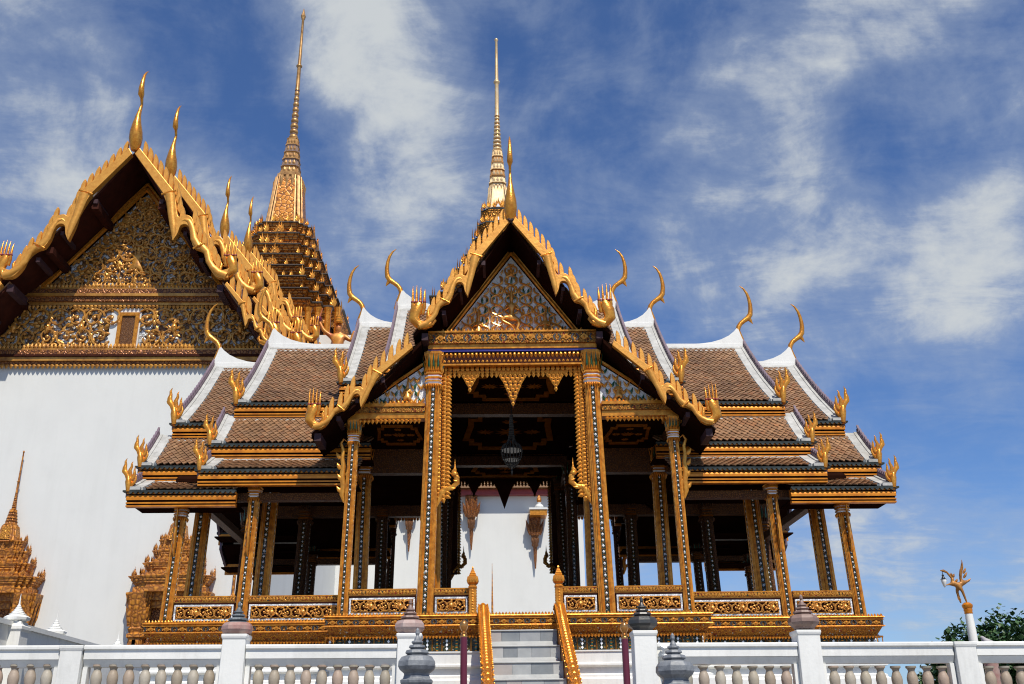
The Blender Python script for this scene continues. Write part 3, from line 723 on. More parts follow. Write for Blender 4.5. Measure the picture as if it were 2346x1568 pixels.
def porch(M, front):
    # columns
    for s in (-1, 1):
        column(s * 1.48, 0, .135, 3.98, -s * .085, M, mm=None if front else LACQUER_SHADE)
        c = column(s * 2.815, 0, .088, 2.98, -s * .05, M, mm=None if front else LACQUER_SHADE)
        ob('eave_bracket', BRACKET, None, c, M @ T(s * 2.88, -.0, 1.95) @ SC(s * 1.15, 1.1, 1.15))
    # entablature over the main bay
    for nm, z0, z1, yd, m_ in (('architrave', 4.36, 4.39, .12, GOLD_RIB), ('frieze', 4.39, 4.62, .085, SOFFIT_RED), ('blue_band', 4.62, 4.66, .13, BLUE_PAINT), ('cornice', 4.664, 4.75, .15, GOLD_RIB), ('cornice_band', 4.754, 4.95, .19, CARVED_FINE), ('cornice_lip', 4.954, 4.985, .21, GOLD_RIB)):
        ob(nm, MB().box(-1.44 - (.06 if z0 > 4.6 else -.12), 1.44 + (.06 if z0 > 4.6 else -.12), -yd, yd + .1, z0, z1), m_, PAV, M)
    q = MB(); n = 34
    for k in range(n):
        x = -1.28 + (k + .5) * 2.56 / n
        q.petal(T(x, -.105, 4.605) @ RX(180) @ RZ(180) @ RX(-14), .066, .115, .03)
        q.petal(T(x, -.13, 4.985), .06, .075, .015, 0)
        q.petal(T(x + .037, -.115, 4.415), .05, .05, .012, 0)
    ob('leaf_rows', q, GOLD, PAV, M, kind='stuff')
    for k in range(9):
        x = -1.28 + k * .32
        ob('flower_motif', FLOWER, None, PAV, M @ T(x, -.192, 4.855) @ SC(1.2, 1, 1.7))
    # pediment
    hw, z0, z1, yp = 1.25, 5.03, 6.76, .42
    b = MB(); b.prism([(-hw, z0), (hw, z0), (0, z1)], lambda a, z, c: (a, c, z), yp, yp + .06, 0)
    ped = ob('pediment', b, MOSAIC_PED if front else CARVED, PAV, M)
    b = MB()
    for s in (-1, 1):
        p0, p1 = Vector((s * (hw + .05), 0, z0 - .02)), Vector((0, 0, z1 + .06)); d = (p1 - p0).normalized(); nn = Vector((d.z * s, 0, -d.x * s)) * .04
        for off, yy, w in ((0, yp - .06, .028), (.055, yp - .03, .02)):
            b.tube([p0 + nn * (off / .04) + Vector((0, yy, 0)), p1 + nn * (off / .04) + Vector((0, yy, 0))], [w, w], None, 6)
    ob('pediment_frame', b, GOLD_RIB, ped, M, 60)
    if front:
        vines = MB(); inset = .05; cw, chh = .27, .205
        ins = lambda x, z: in_tri(x, z, hw - inset, z0 + .01, z1 - inset * 1.3)
        for k in range(-5, 6):
            for ph_ in (0, 1):
                run = []
                for i in range(90):
                    z = z0 + i / 89 * 1.6; w_ = (z - z0) / chh
                    x = k * cw + (-1 if ph_ else 1) * cw / 2 * math.cos(math.pi * w_) * (1 - .18 * math.cos(2 * math.pi * w_))
                    if ins(x, z): run.append((x, yp - .035 - .012 * ph_, z))
                    elif run:
                        if len(run) > 4: vines.tube(run, [.017] * len(run), None, 5)
                        run = []
                if len(run) > 4: vines.tube(run, [.017] * len(run), None, 5)
        rr = random.Random(3)
        for i in range(9):
            for j in range(-5, 6):
                x = j * cw + (cw / 2 if i % 2 else 0); z = z0 + (i - .5) * chh + .02
                if abs(x) < .20 and z < 5.72: continue
                for dx, dz, a, h_ in ((.0, .02, 0, .15), (.05, .10, 28, .15), (-.05, .10, -28, .15), (.035, .22, 14, .12), (-.035, .22, -14, .12)):
                    if not ins(abs(x + dx) + .03, z + dz + h_ * .8) or z + dz < z0: continue
                    ob('flame_leaf', PED_LEAF[(rr.random() > .72)], None, ped, M @ T(x + dx, yp - .03, z + dz) @ RY(a + rr.uniform(-10, 10)) @ SC(.72, 1.3, h_ / .105))
        ob('vine_lattice', vines, [SCROLL], ped, M, 60)
        ob('deity_relief', DEITY, None, ped, M @ T(0, yp - .08, 5.44) @ SC(.86, .9, .86))
        ob('deity_throne', MB().box(-.20, .20, yp - .11, yp, 5.03, 5.07).box(-.14, .14, yp - .1, yp, 5.072, 5.11), GOLD, ped, M)
        for s in (-1, 1): ob('attendant_relief', ATTEND, None, ped, M @ T(s * .62, yp - .05, 5.18) @ SC(.68))
        b = MB()
        for i in range(3): b.petal(T(0, yp - .05, 6.34 + i * .07), .09 - i * .015, .13, .04)
        b.lathe([(.01, -.03), (.03, 0), (.01, .03)], C8, (0, yp - .06, 6.56))
        ob('crown_flame', b, [SCROLL], ped, M)
    # bargeboards, naga finials and chofa
    yb = -.46
    for s in (-1, 1):
        barge(PAV, M, (.03, 7.14), (1.66, 4.93), s, yb)
        barge(PAV, M, (1.72, 4.66), (3.40, 3.12), s, yb, fk=.86)
    ob('chofa', chofa_front(), GOLD, PAV, M @ T(0, yb, 7.13), 60)
    ob('ridge_block', MB().lathe([(.05, -.05), (.075, 0), (.05, .05)], C8, (0, 0, 0)), PURLIN, PAV, M @ T(0, yb - .03, 7.08) @ RX(90))
    # roof slabs of the arm: soffit below, tiles go on later
    for s in (-1, 1):
        for pf, u1 in (([(0.0, 7.08), (.6, 6.14), (1.2, 5.40), (1.74, 4.86)], 4.2), ([(1.6, 4.72), (2.2, 4.05), (2.8, 3.52), (3.42, 3.05)], 2.3)):
            b = MB(); poly = pf + [(v, z - .07) for v, z in pf[::-1]]
            b.prism([(s * v, z) for v, z in poly][::s], lambda a, z, c: (a, c, z), yb + .06, u1 if True else 0, 0)
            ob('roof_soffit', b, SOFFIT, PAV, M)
    # side bays: beam, half pediment, leaf row
    for s in (-1, 1):
        bx = lambda x0, x1, y0, y1, z0, z1: MB().box(s * x0, s * x1, y0, y1, z0, z1)
        ob('side_beam', bx(1.54, 2.86, -.09, .12, 3.40, 3.50), GOLD_RIB, PAV, M)
        ob('side_beam_band', bx(1.54, 2.88, -.12, .12, 3.503, 3.60), CARVED_FINE, PAV, M)
        ob('side_beam_lip', bx(1.54, 2.90, -.14, .12, 3.603, 3.66), GOLD_RIB, PAV, M)
        q = MB()
        for k in range(15):
            x = s * (1.60 + (k + .5) * 1.1 / 15)
            q.petal(T(x, -.075, 3.40) @ RX(180) @ RZ(180), .075, .10, .03); q.petal(T(x, -.11, 3.66), .06, .06, .015)
        ob('leaf_rows', q, GOLD, PAV, M, kind='stuff')
        b = MB(); b.prism([(s * 1.54, 3.66), (s * 2.60, 3.66), (s * 1.54, 4.42)][::s], lambda a, z, c: (a, c, z), .02, .08, 0)
        hp = ob('half_pediment', b, MOSAIC_PED, PAV, M)
        b = MB(); b.tube([(s * 2.66, -.01, 3.67), (s * 1.54, -.01, 4.47)], [.03, .03], None, 6); ob('pediment_frame', b, GOLD_RIB, hp, M)
        rr = random.Random(5)
        for i in range(5):
            for j in range(7):
                x = 1.62 + j * .13 + (i % 2) * .065; z = 3.70 + i * .13
                if z + .1 > 4.42 - (x - 1.54) * .70: continue
                for a in (25, -30): ob('flame_leaf', PED_LEAF[rr.random() > .75], None, hp, M @ T(s * x, -.01, z) @ RY(a + rr.uniform(-10, 10)) @ SC(.8, 1.1, 1.25))
        ob('attendant_relief', ATTEND, None, hp, M @ T(s * 1.86, .0, 3.80) @ SC(.52))
        ob('half_wall', bx(2.6, 3.1, .02, .08, 3.3, 3.62), CARVED, PAV, M)
    # hanging valance of gilded leaves
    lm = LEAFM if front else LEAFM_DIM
    back = MB()
    pend = [(0, .36, 3.58), (-.76, .26, 3.90), (.76, .26, 3.90)]
    for cx, hw_, zt in pend: back.prism([(cx - hw_, 4.36), (cx - hw_ * .56, 4.36 - (4.36 - zt) * .26), (cx, zt), (cx + hw_ * .56, 4.36 - (4.36 - zt) * .26), (cx + hw_, 4.36)], lambda a, z, c: (a, c, z), -.008, .012, 0)
    back.box(-1.33, 1.33, -.008, .012, 4.28, 4.362)
    for s in (-1, 1): back.box(s * 1.34, s * 1.16, -.006, .014, 1.98, 4.28)
    val = ob('valance', back, SOFFIT_RED, PAV, M)
    spots = []
    for cx, hw_, zt in pend:
        z = 4.36
        while z > zt + .06:
            tt = (z - zt) / (4.36 - zt); w = hw_ * (.66 * tt + .34 * tt ** 4); n = max(1, round(2 * w / .082))
            for k in range(n): spots.append((cx - w + (k + .5) * 2 * w / n, z, 180, .92 if n > 1 else .8))
            z -= .066
    for k in range(32):
        x = -1.28 + k * 2.56 / 31
        if all(abs(x - c) > h_ for c, h_, _ in pend): spots.append((x, 4.36, 180, 1.0)); 
        d = min(abs(x - 1.2), abs(x + 1.2), *(abs(abs(x) - e) for e in (.36, .50, 1.02)))
        spots.append((x, 4.30, 180, .95))
        if d < .15: spots.append((x, 4.245, 180, .9))
    for s in (-1, 1):
        for k in range(33):
            z = 4.28 - k * .07
            spots.append((s * 1.165, z, 180 + s * 66, 1.0))
            if front: spots.append((s * 1.215, z - .03, 180 + s * 15, 1.05)); spots.append((s * 1.285, z, 180 - s * 12, 1.0))
    jn = MB()
    for x, z, a, k in spots:
        Mx = T(x, -.012, z) @ RY(a) @ SC(k)
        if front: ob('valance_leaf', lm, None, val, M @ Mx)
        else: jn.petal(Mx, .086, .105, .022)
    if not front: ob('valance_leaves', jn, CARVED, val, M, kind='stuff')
    for s in (-1, 1):      # naga heads turning up at the foot of the valance
        b = MB()
        b.tube([(s * x, -.01, z) for x, z in ((1.31, 1.86), (1.25, 2.06), (1.17, 2.16), (1.06, 2.18), (.97, 2.26), (.98, 2.36), (1.02, 2.42))], [.012, .06, .055, .04, .05, .05, .03], [.012, .03, .03, .028, .035, .035, .02], 7)
        b.lathe([(.05, 0), (.065, .03), (.05, .06), (.03, .08), (.035, .11), (.015, .16), (.003, .30)], C8, (s * 1.01, -.01, 2.38))
        for x, z, a in ((1.27, 2.06, 20), (1.2, 2.13, 45), (1.1, 2.15, 80), (.95, 2.26, -60), (.94, 2.33, -40), (1.05, 2.42, 20)):
            b.petal(T(s * x, -.03, z) @ RY(-s * a), .06, .11, .03)
        ob('naga_head', b, GOLD if front else CARVED, val, M, 50)

PED_LEAF = []
for c in (SCROLL, GREEN_GLASS):
    q = MB(); q.petal(I4, .06, .105, .016); PED_LEAF.append(q.mesh('flame_leaf', [c]))
porch(MP, True)
porch(MB_, False)
# ------------------------------------------------------------------ tiled roofs
TILES = []          # (matrix, candidate for being built as a single object)
TW, TP = .112, .082
tile_v = [(-TW * .49, -TP * 1.3, .0), (TW * .49, -TP * 1.3, .0), (TW * .49, -TP * .30, .017), (0, TP * .80, .024), (-TW * .49, -TP * .30, .017),
          (TW * .49, -TP * .30, .0), (0, TP * .80, .002), (-TW * .49, -TP * .30, .0)]
tile_f = [(0, 1, 2, 3, 4), (2, 5, 6, 3), (3, 6, 7, 4)]
rt = random.Random(11)
def lay_tiles(prof, fn, u0, u1, cand):
    """prof: (v,z) polyline from top to eave; fn(u,v,z) places a point"""
    segs = []; D = 0
    for (v0, z0), (v1, z1) in zip(prof, prof[1:]):
        l = math.hypot(v1 - v0, z1 - z0); segs.append((D, l, v0, z0, (v1 - v0) / l, (z1 - z0) / l)); D += l
    rows = int(D / TP)
    for r in range(rows):
        d = D - (r + .62) * TP
        if d < TP * .6: break
        for s in segs:
            if s[0] <= d <= s[0] + s[1] + 1e-6: break
        v = s[2] + s[4] * (d - s[0]); z = s[3] + s[5] * (d - s[0])
        n = int((u1 - u0) / TW); w = (u1 - u0) / n
        for k in range(n + (r % 2)):
            u = u0 + (k + (0 if r % 2 else .5)) * w
            u = min(max(u, u0 + w * .2), u1 - w * .2)
            p = Vector(fn(u, v, z)); dn = (Vector(fn(u, v + s[4] * .1, z + s[5] * .1)) - p).normalized()
            uu = (Vector(fn(u + .1, v, z)) - p).normalized()
            nn = uu.cross(dn)
            if nn.z < 0: nn = -nn
            uu = dn.cross(nn)
            j = rt.uniform(-.004, .004)
            p = p + nn * (.028 + j)
            a = rt.uniform(-.02, .02)
            M = Matrix(((uu.x, dn.x, nn.x, p.x), (uu.y, dn.y, nn.y, p.y), (uu.z, dn.z, nn.z, p.z), (0, 0, 0, 1))) @ Matrix.Rotation(a, 4, 'Z') @ SC(w / TW, 1, 1)
            TILES.append((M, cand))

def concave(p0, p1, k=.10, n=4):
    out = []
    for i in range(n + 1):
        t = i / n; out.append((p0[0] + (p1[0] - p0[0]) * t, p0[1] + (p1[1] - p0[1]) * (t + k * 4 * t * (1 - t) * .5)))
    return out

def slope(s, fb, x0, x1, prof, nm, cand, ridge=False, lead_in=0.0, fin=1.0, border=.22):
    """one roof plane of a wing: slab, tiles, plaster borders, eave edge, fascia, finial"""
    fn = lambda u, v, z: (s * u, YC + fb * v, z)
    P3 = lambda v, z, u: (s * u, YC + fb * v, z)
    b = MB(); b.prism(prof + [(v, z - .06) for v, z in prof[::-1]], P3, x0, x1 - .02, 0)
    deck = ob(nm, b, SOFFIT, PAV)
    lay_tiles(prof[:], fn, x0 + lead_in, x1 - border - .02, cand)
    # plaster bands: down the rake, along the top
    q = MB(); L = len(prof)
    def band(ua, ub, up, m=0):
        for (v0, z0), (v1, z1) in zip(prof, prof[1:]):
            q.prism([(v0, z0 - .01), (v1, z1 - .01), (v1, z1 + up), (v0, z0 + up)], P3, ua, ub, m)
    band(x1 - border, x1 - border * .28, .062); band(x1 - border * .28, x1 - .004, .085); band(x1 - border - .05, x1 - border, .040, 1); 
    v0, z0 = prof[0]; v1, z1 = prof[1]; l = math.hypot(v1 - v0, z1 - z0); dv, dz = (v1 - v0) / l, (z1 - z0) / l
    for a0, a1, up, m in ((0, .10, .066, 0), (.10, .15, .04, 1), (.15, .20, .052, 0)) if not ridge else ((.0, .16, .075, 0), (.16, .20, .045, 1), (.20, .27, .055, 0)):
        q.prism([(v0 + dv * a0, z0 + dz * a0), (v0 + dv * a1, z0 + dz * a1), (v0 + dv * a1, z0 + dz * a1 + up), (v0 + dv * a0, z0 + dz * a0 + up)], P3, x0, x1 - .012, m)
    # curled foot of the rake band at the eave
    ve, ze = prof[-1]; va, za = prof[-2]; l = math.hypot(ve - va, ze - za); dv, dz = (ve - va) / l, (ze - za) / l
    q.prism([(ve - dv * .12, ze - dz * .12 + .06), (ve + .03, ze + .045), (ve + .075, ze + .055), (ve + .075, ze + .0), (ve - dv * .1, ze - dz * .1)], P3, x1 - border * .9, x1 - .01, 0)
    ob('plaster_border', q, [PLASTER, STONE_SLATE], deck)
    # painted comb of the bargeboard standing beyond the rake
    q = MB()
    for (v0, z0), (v1, z1) in zip(prof, prof[1:]):
        q.prism([(v0, z0 - .12), (v1, z1 - .12), (v1, z1 + .14), (v0, z0 + .14)], P3, x1, x1 + .055, 0)
        l = math.hypot(v1 - v0, z1 - z0); n = max(2, int(l / .125))
        for k in range(n):
            t0, t1 = (k + .12) / n, (k + .80) / n
            a = (v0 + (v1 - v0) * t0, z0 + (z1 - z0) * t0); c = (v0 + (v1 - v0) * t1, z0 + (z1 - z0) * t1)
            q.prism([(a[0], a[1] + .135), (c[0], c[1] + .135), (c[0] - .012, c[1] + .215), (a[0] + .0, a[1] + .235)], P3, x1 + .008, x1 + .048, 0)
    ob('barge_comb', q, [MAUVE], deck)
    # eave: dark edge with drip tiles, gilded fascia of stepped bands
    q = MB(); q.prism([(ve - .08, ze - .03), (ve + .07, ze - .038), (ve + .075, ze - .008), (ve - .08, ze + .02)], P3, x0, x1 + .09, 0)
    n = int((x1 - x0) / .085)
    for k in range(n):
        u = x0 + (k + .5) * (x1 - x0) / n
        q.prism([(u - .030, ze - .036), (u - .024, ze - .058), (u, ze - .072), (u + .024, ze - .058), (u + .030, ze - .036)], lambda a, z, c: (s * a, YC + fb * (ve + c), z), .035, .07, 0)
    ob('eave_edge', q, LEAD, deck)
    q = MB(); f0 = ze - .036
    prof_f = [(.0, 0), (.03, 0), (.03, -.03), (-.01, -.034), (-.01, -.05), (.028, -.055), (.036, -.09), (.036, -.135), (-.03, -.14), (-.03, -.165), (.02, -.168), (.02, -.195), (-.025, -.198), (-.025, -.215), (.012, -.218), (.012, -.245), (-.08, -.25), (-.08, 0)]
    q.prism([(ve + a, f0 + z) for a, z in prof_f], P3, x0, x1 + .03, 0)
    for i, f in enumerate(q.f):
        if len(f) == 4:
            zc = sum(q.v[v][2] for v in f) / 4 - f0
            if -.05 < zc < -.031 or -.1675 < zc < -.136 or -.2175 < zc < -.196: q.m[i] = 1
    ob('fascia', q, [GOLD_FASCIA, SOFFIT_RED], deck)
    # soffit behind the fascia
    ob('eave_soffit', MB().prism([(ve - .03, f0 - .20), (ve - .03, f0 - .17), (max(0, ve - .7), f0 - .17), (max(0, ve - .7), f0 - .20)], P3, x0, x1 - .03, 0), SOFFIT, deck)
    if fin:
        fl_ = ob('naga_finial', FLAME, None, deck, T(s * (x1 + .02), YC + fb * (ve + .03), ze - .0) @ SC(s * .95 * fin, .95 * fin * 1.3, .95 * fin))
        ob('finial_block', MB().box(s * (x1 - .06), s * (x1 + .05), YC + fb * (ve - .14), YC + fb * (ve - .02), ze, ze + .17 * fin), PURLIN, deck)
    return deck

SECS = [dict(x0=0.4, x1=2.45, ridge=7.22, up=(2.4, 5.0), mid=None, low=None),
        dict(x0=2.2, x1=3.29, ridge=6.80, up=(2.36, 4.66), mid=None, low=None),
        dict(x0=3.0, x1=5.26, ridge=6.29, up=(2.34, 4.24), mid=((2.26, 3.97), (3.03, 3.23), 2.6, 5.48), low=((2.93, 2.97), (3.64, 2.594), 2.75, 5.44)),
        dict(x0=4.9, x1=6.39, ridge=5.84, up=(2.31, 3.85), mid=((2.22, 3.58), (3.01, 2.83), 4.85, 6.68), low=((2.92, 2.56), (3.61, 2.24), 4.80, 6.62))]
for s in (-1, 1):
    for si, S in enumerate(SECS):
        for fb in (-1, 1):
            pr = concave((0.03, S['ridge']), S['up'], .10, 5)
            slope(s, fb, S['x0'], S['x1'], pr, 'upper_roof', fb < 0 and si >= 1, ridge=True, fin=1.0 if si else 0)
            for key, fin in (('mid', .82), ('low', .80)):
                if S[key]:
                    a, e, xi, xo = S[key]
                    slope(s, fb, xi, xo, concave(a, e, .07, 4), 'skirt_roof', fb < 0, fin=fin)
        # ridge, swooping plaster end and chofa
        b = MB(); x1, zr = S['x1'], S['ridge']
        b.box(s * S['x0'], s * (x1 - .02), YC - .09, YC + .09, zr - .05, zr + .085)
        sw = [(-1.35, -.02), (-1.35, .05), (-.95, .065), (-.70, .10), (-.48, .165), (-.30, .255), (-.17, .36), (-.10, .44), (-.06, .40), (-.02, .25), (.03, .1), (.04, -.05)]
        sw = [(a * min(1, (x1 - S['x0']) / 1.4), z) for a, z in sw]
        b.prism([(a, z) for a, z in sw], lambda a, z, c: (s * (x1 + a), YC + c, zr + .03 + z), -.075, .075, 0)
        rg = ob('ridge', b, LIME, PAV)
        ob('chofa', CHOFA_SIDE, None, rg, T(s * (x1 + .035), YC, zr + .17) @ SC(s * 1.12, 1.25, 1.20))
        # gable wall closing the end of the section
        b = MB(); pr = concave((0.0, zr - .12), (S['up'][0] - .25, S['up'][1]), .1, 4)
        poly = [(v, z) for v, z in pr] + [(-v, z) for v, z in pr[::-1]]
        b.prism(poly, lambda v, z, c: (s * c, YC + v, z), x1 - .34, x1 - .28, 0)
        ob('gable_wall', b, CARVED_BIG, PAV)

# tiles of the two porch arms
for Mx in (MP, MB_):
    for s in (-1, 1):
        lay_tiles([(0.06, 7.08), (.6, 6.14), (1.2, 5.40), (1.74, 4.86)], lambda u, v, z: Mx @ Vector((s * v, u, z)), -.36, 3.2, False)
        lay_tiles([(1.6, 4.72), (2.2, 4.05), (2.8, 3.52), (3.42, 3.05)], lambda u, v, z: Mx @ Vector((s * v, u, z)), -.36, 2.0, False)

# the 300 tiles that show largest are single pieces, the rest one mass
def shown(M):
    vs = [M @ Vector(tile_v[i]) for i in (0, 1, 2, 4)]; n = (vs[1] - vs[0]).cross(vs[3] - vs[0])
    if n.z < 0: n = -n
    if n.dot(CP - vs[0]) <= 0: return 0
    pr = []
    for v in vs:
        d = v - CP; w = d.dot(CF); pr.append((d.dot(CR) / w, d.dot(CU) / w))
    return abs(sum(pr[i][0] * pr[(i + 1) % 4][1] - pr[(i + 1) % 4][0] * pr[i][1] for i in range(4)))
order = sorted([i for i, t in enumerate(TILES) if t[1]], key=lambda i: -shown(TILES[i][0]))
single = set(order[:300])
tm = MB(); tm.add(tile_v, tile_f); TILE_ME = tm.mesh('tile', [TILE])
mass = MB()
for i, (M, c) in enumerate(TILES):
    if i in single: ob('tile', TILE_ME, None, PAV, M)
    else: mass.add([M @ Vector(v) for v in tile_v], tile_f)
ob('tile_field', mass, TILE, PAV, kind='stuff')

# ------------------------------------------------------------------ crossing tower and spire
def flame_antefix(k=1.0):
    b = MB(); b.lathe([(.03, 0), (.04, .02), (.024, .05)], C8)
    for a, h in ((0, .36), (-16, .27), (16, .27), (-36, .17), (36, .17)): b.petal(T(0, -.02, .02) @ RY(a), .075, h, .028)
    for a, h in ((0, .32), (-24, .2), (24, .2)): b.petal(RZ(180) @ T(0, -.02, .02) @ RY(a), .075, h, .028)
    b.v = [(x * k, y * k, z * k) for x, y, z in b.v]
    return b
def gablet(k=1.0):
    b = MB()
    b.prism([(-.2, 0), (.2, 0), (.16, .1), (.05, .3), (0, .46), (-.05, .3), (-.16, .1)], lambda a, z, c: (a, c, z), -.05, .03, 0)
    b.prism([(-.11, .03), (.11, .03), (0, .24)], lambda a, z, c: (a, c, z), -.065, -.05, 1)
    for s in (-1, 1):
        for x, z, a in ((.19, .05, 40), (.14, .15, 30), (.08, .26, 20)): b.petal(T(s * x, -.04, z) @ RY(s * a), .06, .12, .02)
    b.lathe([(.02, 0), (.035, .03), (.01, .07), (.004, .2)], C8, (0, -.01, .43))
    b.v = [(x * k, y * k, z * k) for x, y, z in b.v]
    return b
def tiered_tower(parent, cx, cy, tiers, body_m, ledge_m, ante, gab, per, sec=RED3, gab_on=True, ys=1.0, sides=4, ak=1.0):
    sec = [(x, y * ys) for x, y in sec]
    """stack of redented storeys; each has a dark ledge, an under-cornice, antefixes and gablets. tiers: (z0, z1, half width)"""
    for i, (z0, z1, hw) in enumerate(tiers):
        h = z1 - z0; b = MB()
        b.lathe([(hw * .90, 0), (hw * .90, h * .30), (hw * .86, h * .34), (hw * .86, h * .42), (hw * .92, h * .52), (hw * .92, h * .60), (hw * .96, h * .66), (hw * .96, h * .76), (hw * 1.0, h * .80), (hw * 1.0, h * .85)], sec, (cx, cy, z0), 0)
        b.lathe([(hw * 1.005, h * .85), (hw * 1.03, h * .87), (hw * 1.03, h * .93), (hw * .96, h * .955), (hw * .80, h * 1.0)], sec, (cx, cy, z0), 1)
        o = ob('tower_tier', b, [body_m, ledge_m], parent)
        nxt = tiers[i + 1][2] if i + 1 < len(tiers) else hw * .8
        zt = z0 + h * .94; n = per
        for a in range(4):
            for k in range(n):
                t = (k + .5) / n * 2 - 1; depth = hw * .97
                if abs(t) > .86: depth = hw * (.97 - .13 * 2.2)
                elif abs(t) > .66: depth = hw * (.97 - .13)
                if sides < 4 and a == 2: continue
                w = RZ(90 * a) @ Vector((t * hw * .95, -depth, 0))
                j1, j2 = rt.uniform(.62, 1.25), rt.uniform(-.035, .035) * hw
                if ak > 1.6 and abs(t) < .6 and rt.random() < .35: continue
                w = w + RZ(90 * a) @ Vector((j2, 0, 0))
                ob('antefix', ante, None, o, T(cx + w.x, cy + w.y * ys, zt) @ RZ(90 * a) @ SC(h * ak * j1, h * ak * j1, h * ak * j1 * rt.uniform(.9, 1.2)))
            w = RZ(90 * a) @ Vector((0, -hw * .99, 0))
            if gab_on and not (sides < 4 and a == 2): ob('gablet', gab, None, o, T(cx + w.x, cy + w.y * ys, zt) @ RZ(90 * a) @ SC(h * 1.1))
def spire(parent, cx, cy, z, body, ring_m, k, k2=None, k3=None, panel=None):
    """bell, banded cone, rings, rod and bud above height z; k scales the radii. z: list of heights"""
    zb, zc, zr, zd, zcol, zt = z
    b = MB()
    b.lathe([(1.0, 0), (.97, .03), (.90, .10), (.82, .3), (.70, .55), (.61, .8), (.57, .92), (.63, .95), (.63, 1.0)], RED3, (0, 0, 0))
    b.v = [(cx + x * .30 * k, cy + y * .30 * k, zb + q * (zc - zb)) for x, y, q in b.v]
    for i in range(len(b.f)): b.m[i] = 0
    bell = ob('spire_bell', b, [body], parent)
    q = MB(); w = .30 * k
    for a in range(4):
        q.prism([(-.55 * w, .12), (.55 * w, .12), (.42 * w, .86), (-.42 * w, .86)], lambda u, zz, c: T(cx, cy, zb) @ RZ(90 * a) @ Vector((u, -c - w * (.97 - .30 * zz), zz * (zc - zb))), 0.006, .02 * k, 0)
        for u in (-.62, .62, -.8, .8):
            q.tube([T(cx, cy, zb) @ RZ(90 * a) @ Vector((u * w * f, -w * (1.0 - .34 * zz) * (1 if abs(u) < .7 else .88), zz * (zc - zb))) for zz, f in ((.05, 1), (.5, .84), (.93, .68))], [.02 * k, .016 * k, .012 * k], None, 5, m=1)
        for u in (-.3, .3, 0): q.petal(T(cx, cy, zb) @ RZ(90 * a) @ T(u * w, -w * .72, (zc - zb) * .93) @ RX(180) @ RZ(180) @ RX(8), .16 * w * 1.6, (zc - zb) * .22, .03 * k, 1)
    ob('bell_ribs', q, [panel or CARVED, body], bell)
    k = k2 or k
    b = MB(); n = 5; H = zr - zc
    for i in range(n):
        r = .205 * k * (1 - .09 * i); zz = zc + H * i / n; h = H / n
        b.lathe([(r * 1.12, 0), (r * 1.12, h * .12), (r * .98, h * .2), (r * .93, h * .85), (r * 1.02, h * .9), (r * .9, h)], RED2, (cx, cy, zz), i % 2)
        for a in range(4):
            for u in (-.5, 0, .5): b.petal(T(cx, cy, zz + h * .16) @ RZ(90 * a) @ T(u * r, -r * .97, 0), r * .42, h * .66, .02 * k, 0)
    ob('spire_cone', b, [body, ring_m], parent)
    k = k3 or k
    b = MB(); n = 9; H = zd - zr
    for i in range(n):
        r = .10 * k * (1 - .055 * i); zz = zr + H * i / n; h = H / n
        b.lathe([(r * .72, 0), (r * 1.05, h * .16), (r * 1.12, h * .42), (r * .95, h * .7), (r * .68, h * .82), (r * .68, h)], C12, (cx, cy, zz), 0)
        b.lathe([(r * .85, h * .80), (r * .9, h * .88), (r * .85, h * .97)], C12, (cx, cy, zz), 1)
    ob('spire_rings', b, [body, ring_m], parent, None, 50)
    b = MB(); H = zcol - zd; H2 = zt - zcol
    b.lathe([(.062 * k, 0), (.052 * k, .1 * H), (.046 * k, .9 * H), (.055 * k, .94 * H), (.075 * k, .97 * H), (.075 * k, H), (.05 * k, 1.03 * H), (.044 * k, 1.06 * H)], C12, (cx, cy, zd), 0)
    b.lathe([(.043 * k, H * .06), (.036 * k, H2 * .5), (.030 * k, H2 * .93), (.045 * k, H2 * .95), (.045 * k, H2 * .97), (.02 * k, H2)], C12, (cx, cy, zcol), 0)
    ob('spire_rod', b, [body], parent, None, 50)
CREAM = mat('gilded_cream', (0.70, 0.55, 0.34), (0.62, 0.38, 0.14), 0.35, 0.3, 9)
SX = -.19
ANTE = flame_antefix(1.0).mesh('antefix', [GOLD], 40); GABL = gablet(1.0).mesh('gablet', [CARVED, GLASS_GEM])
tiers = []
z = 6.75
for hw, h in ((1.48, .45), (1.18, .40), (.93, .42), (.74, .42), (.59, .42), (.47, .42), (.38, .40)):
    tiers.append((z, z + h, hw)); z += h
tiered_tower(PAV, SX, YC, tiers, CARVED, LEAD, ANTE, GABL, 7, RED3, True, 1.0, 4, 1.5)
spire(PAV, SX, YC, (z - .04, 10.45, 11.42, 12.42, 13.45, 14.78), CREAM, BRASS, .92, .9, 1.05, panel=CREAM)

# ------------------------------------------------------------------ wings: columns, railings, beams, ceilings
for s in (-1, 1):
    for x, h3, h1 in ((5.86, 1.82, 2.5), (4.62, 2.15, 2.85)):
        for fb in (-1, 1):
            c = column(s * x, YC + fb * 3.26, .098, h3, -s * .06, mm=None if fb < 0 else LACQUER_SHADE)
            ob('eave_bracket', BRACKET, None, c, T(s * (x - .04), YC + fb * 3.36, 1.15) @ RZ(90 if fb > 0 else -90) @ SC(.95, .95, .95))
            column(s * x, YC + fb * 1.90, .14, h1, -s * .07, mm=None if fb < 0 else LACQUER_SHADE)
    for x, hh in ((2.815, 2.9), (1.48, 3.6)):
        for fb in (-1, 1): column(s * x, YC + fb * 1.90, .13, hh, mm=LACQUER_SHADE if fb > 0 else None)  # rear row gets the dark copy, its shade put into the colour
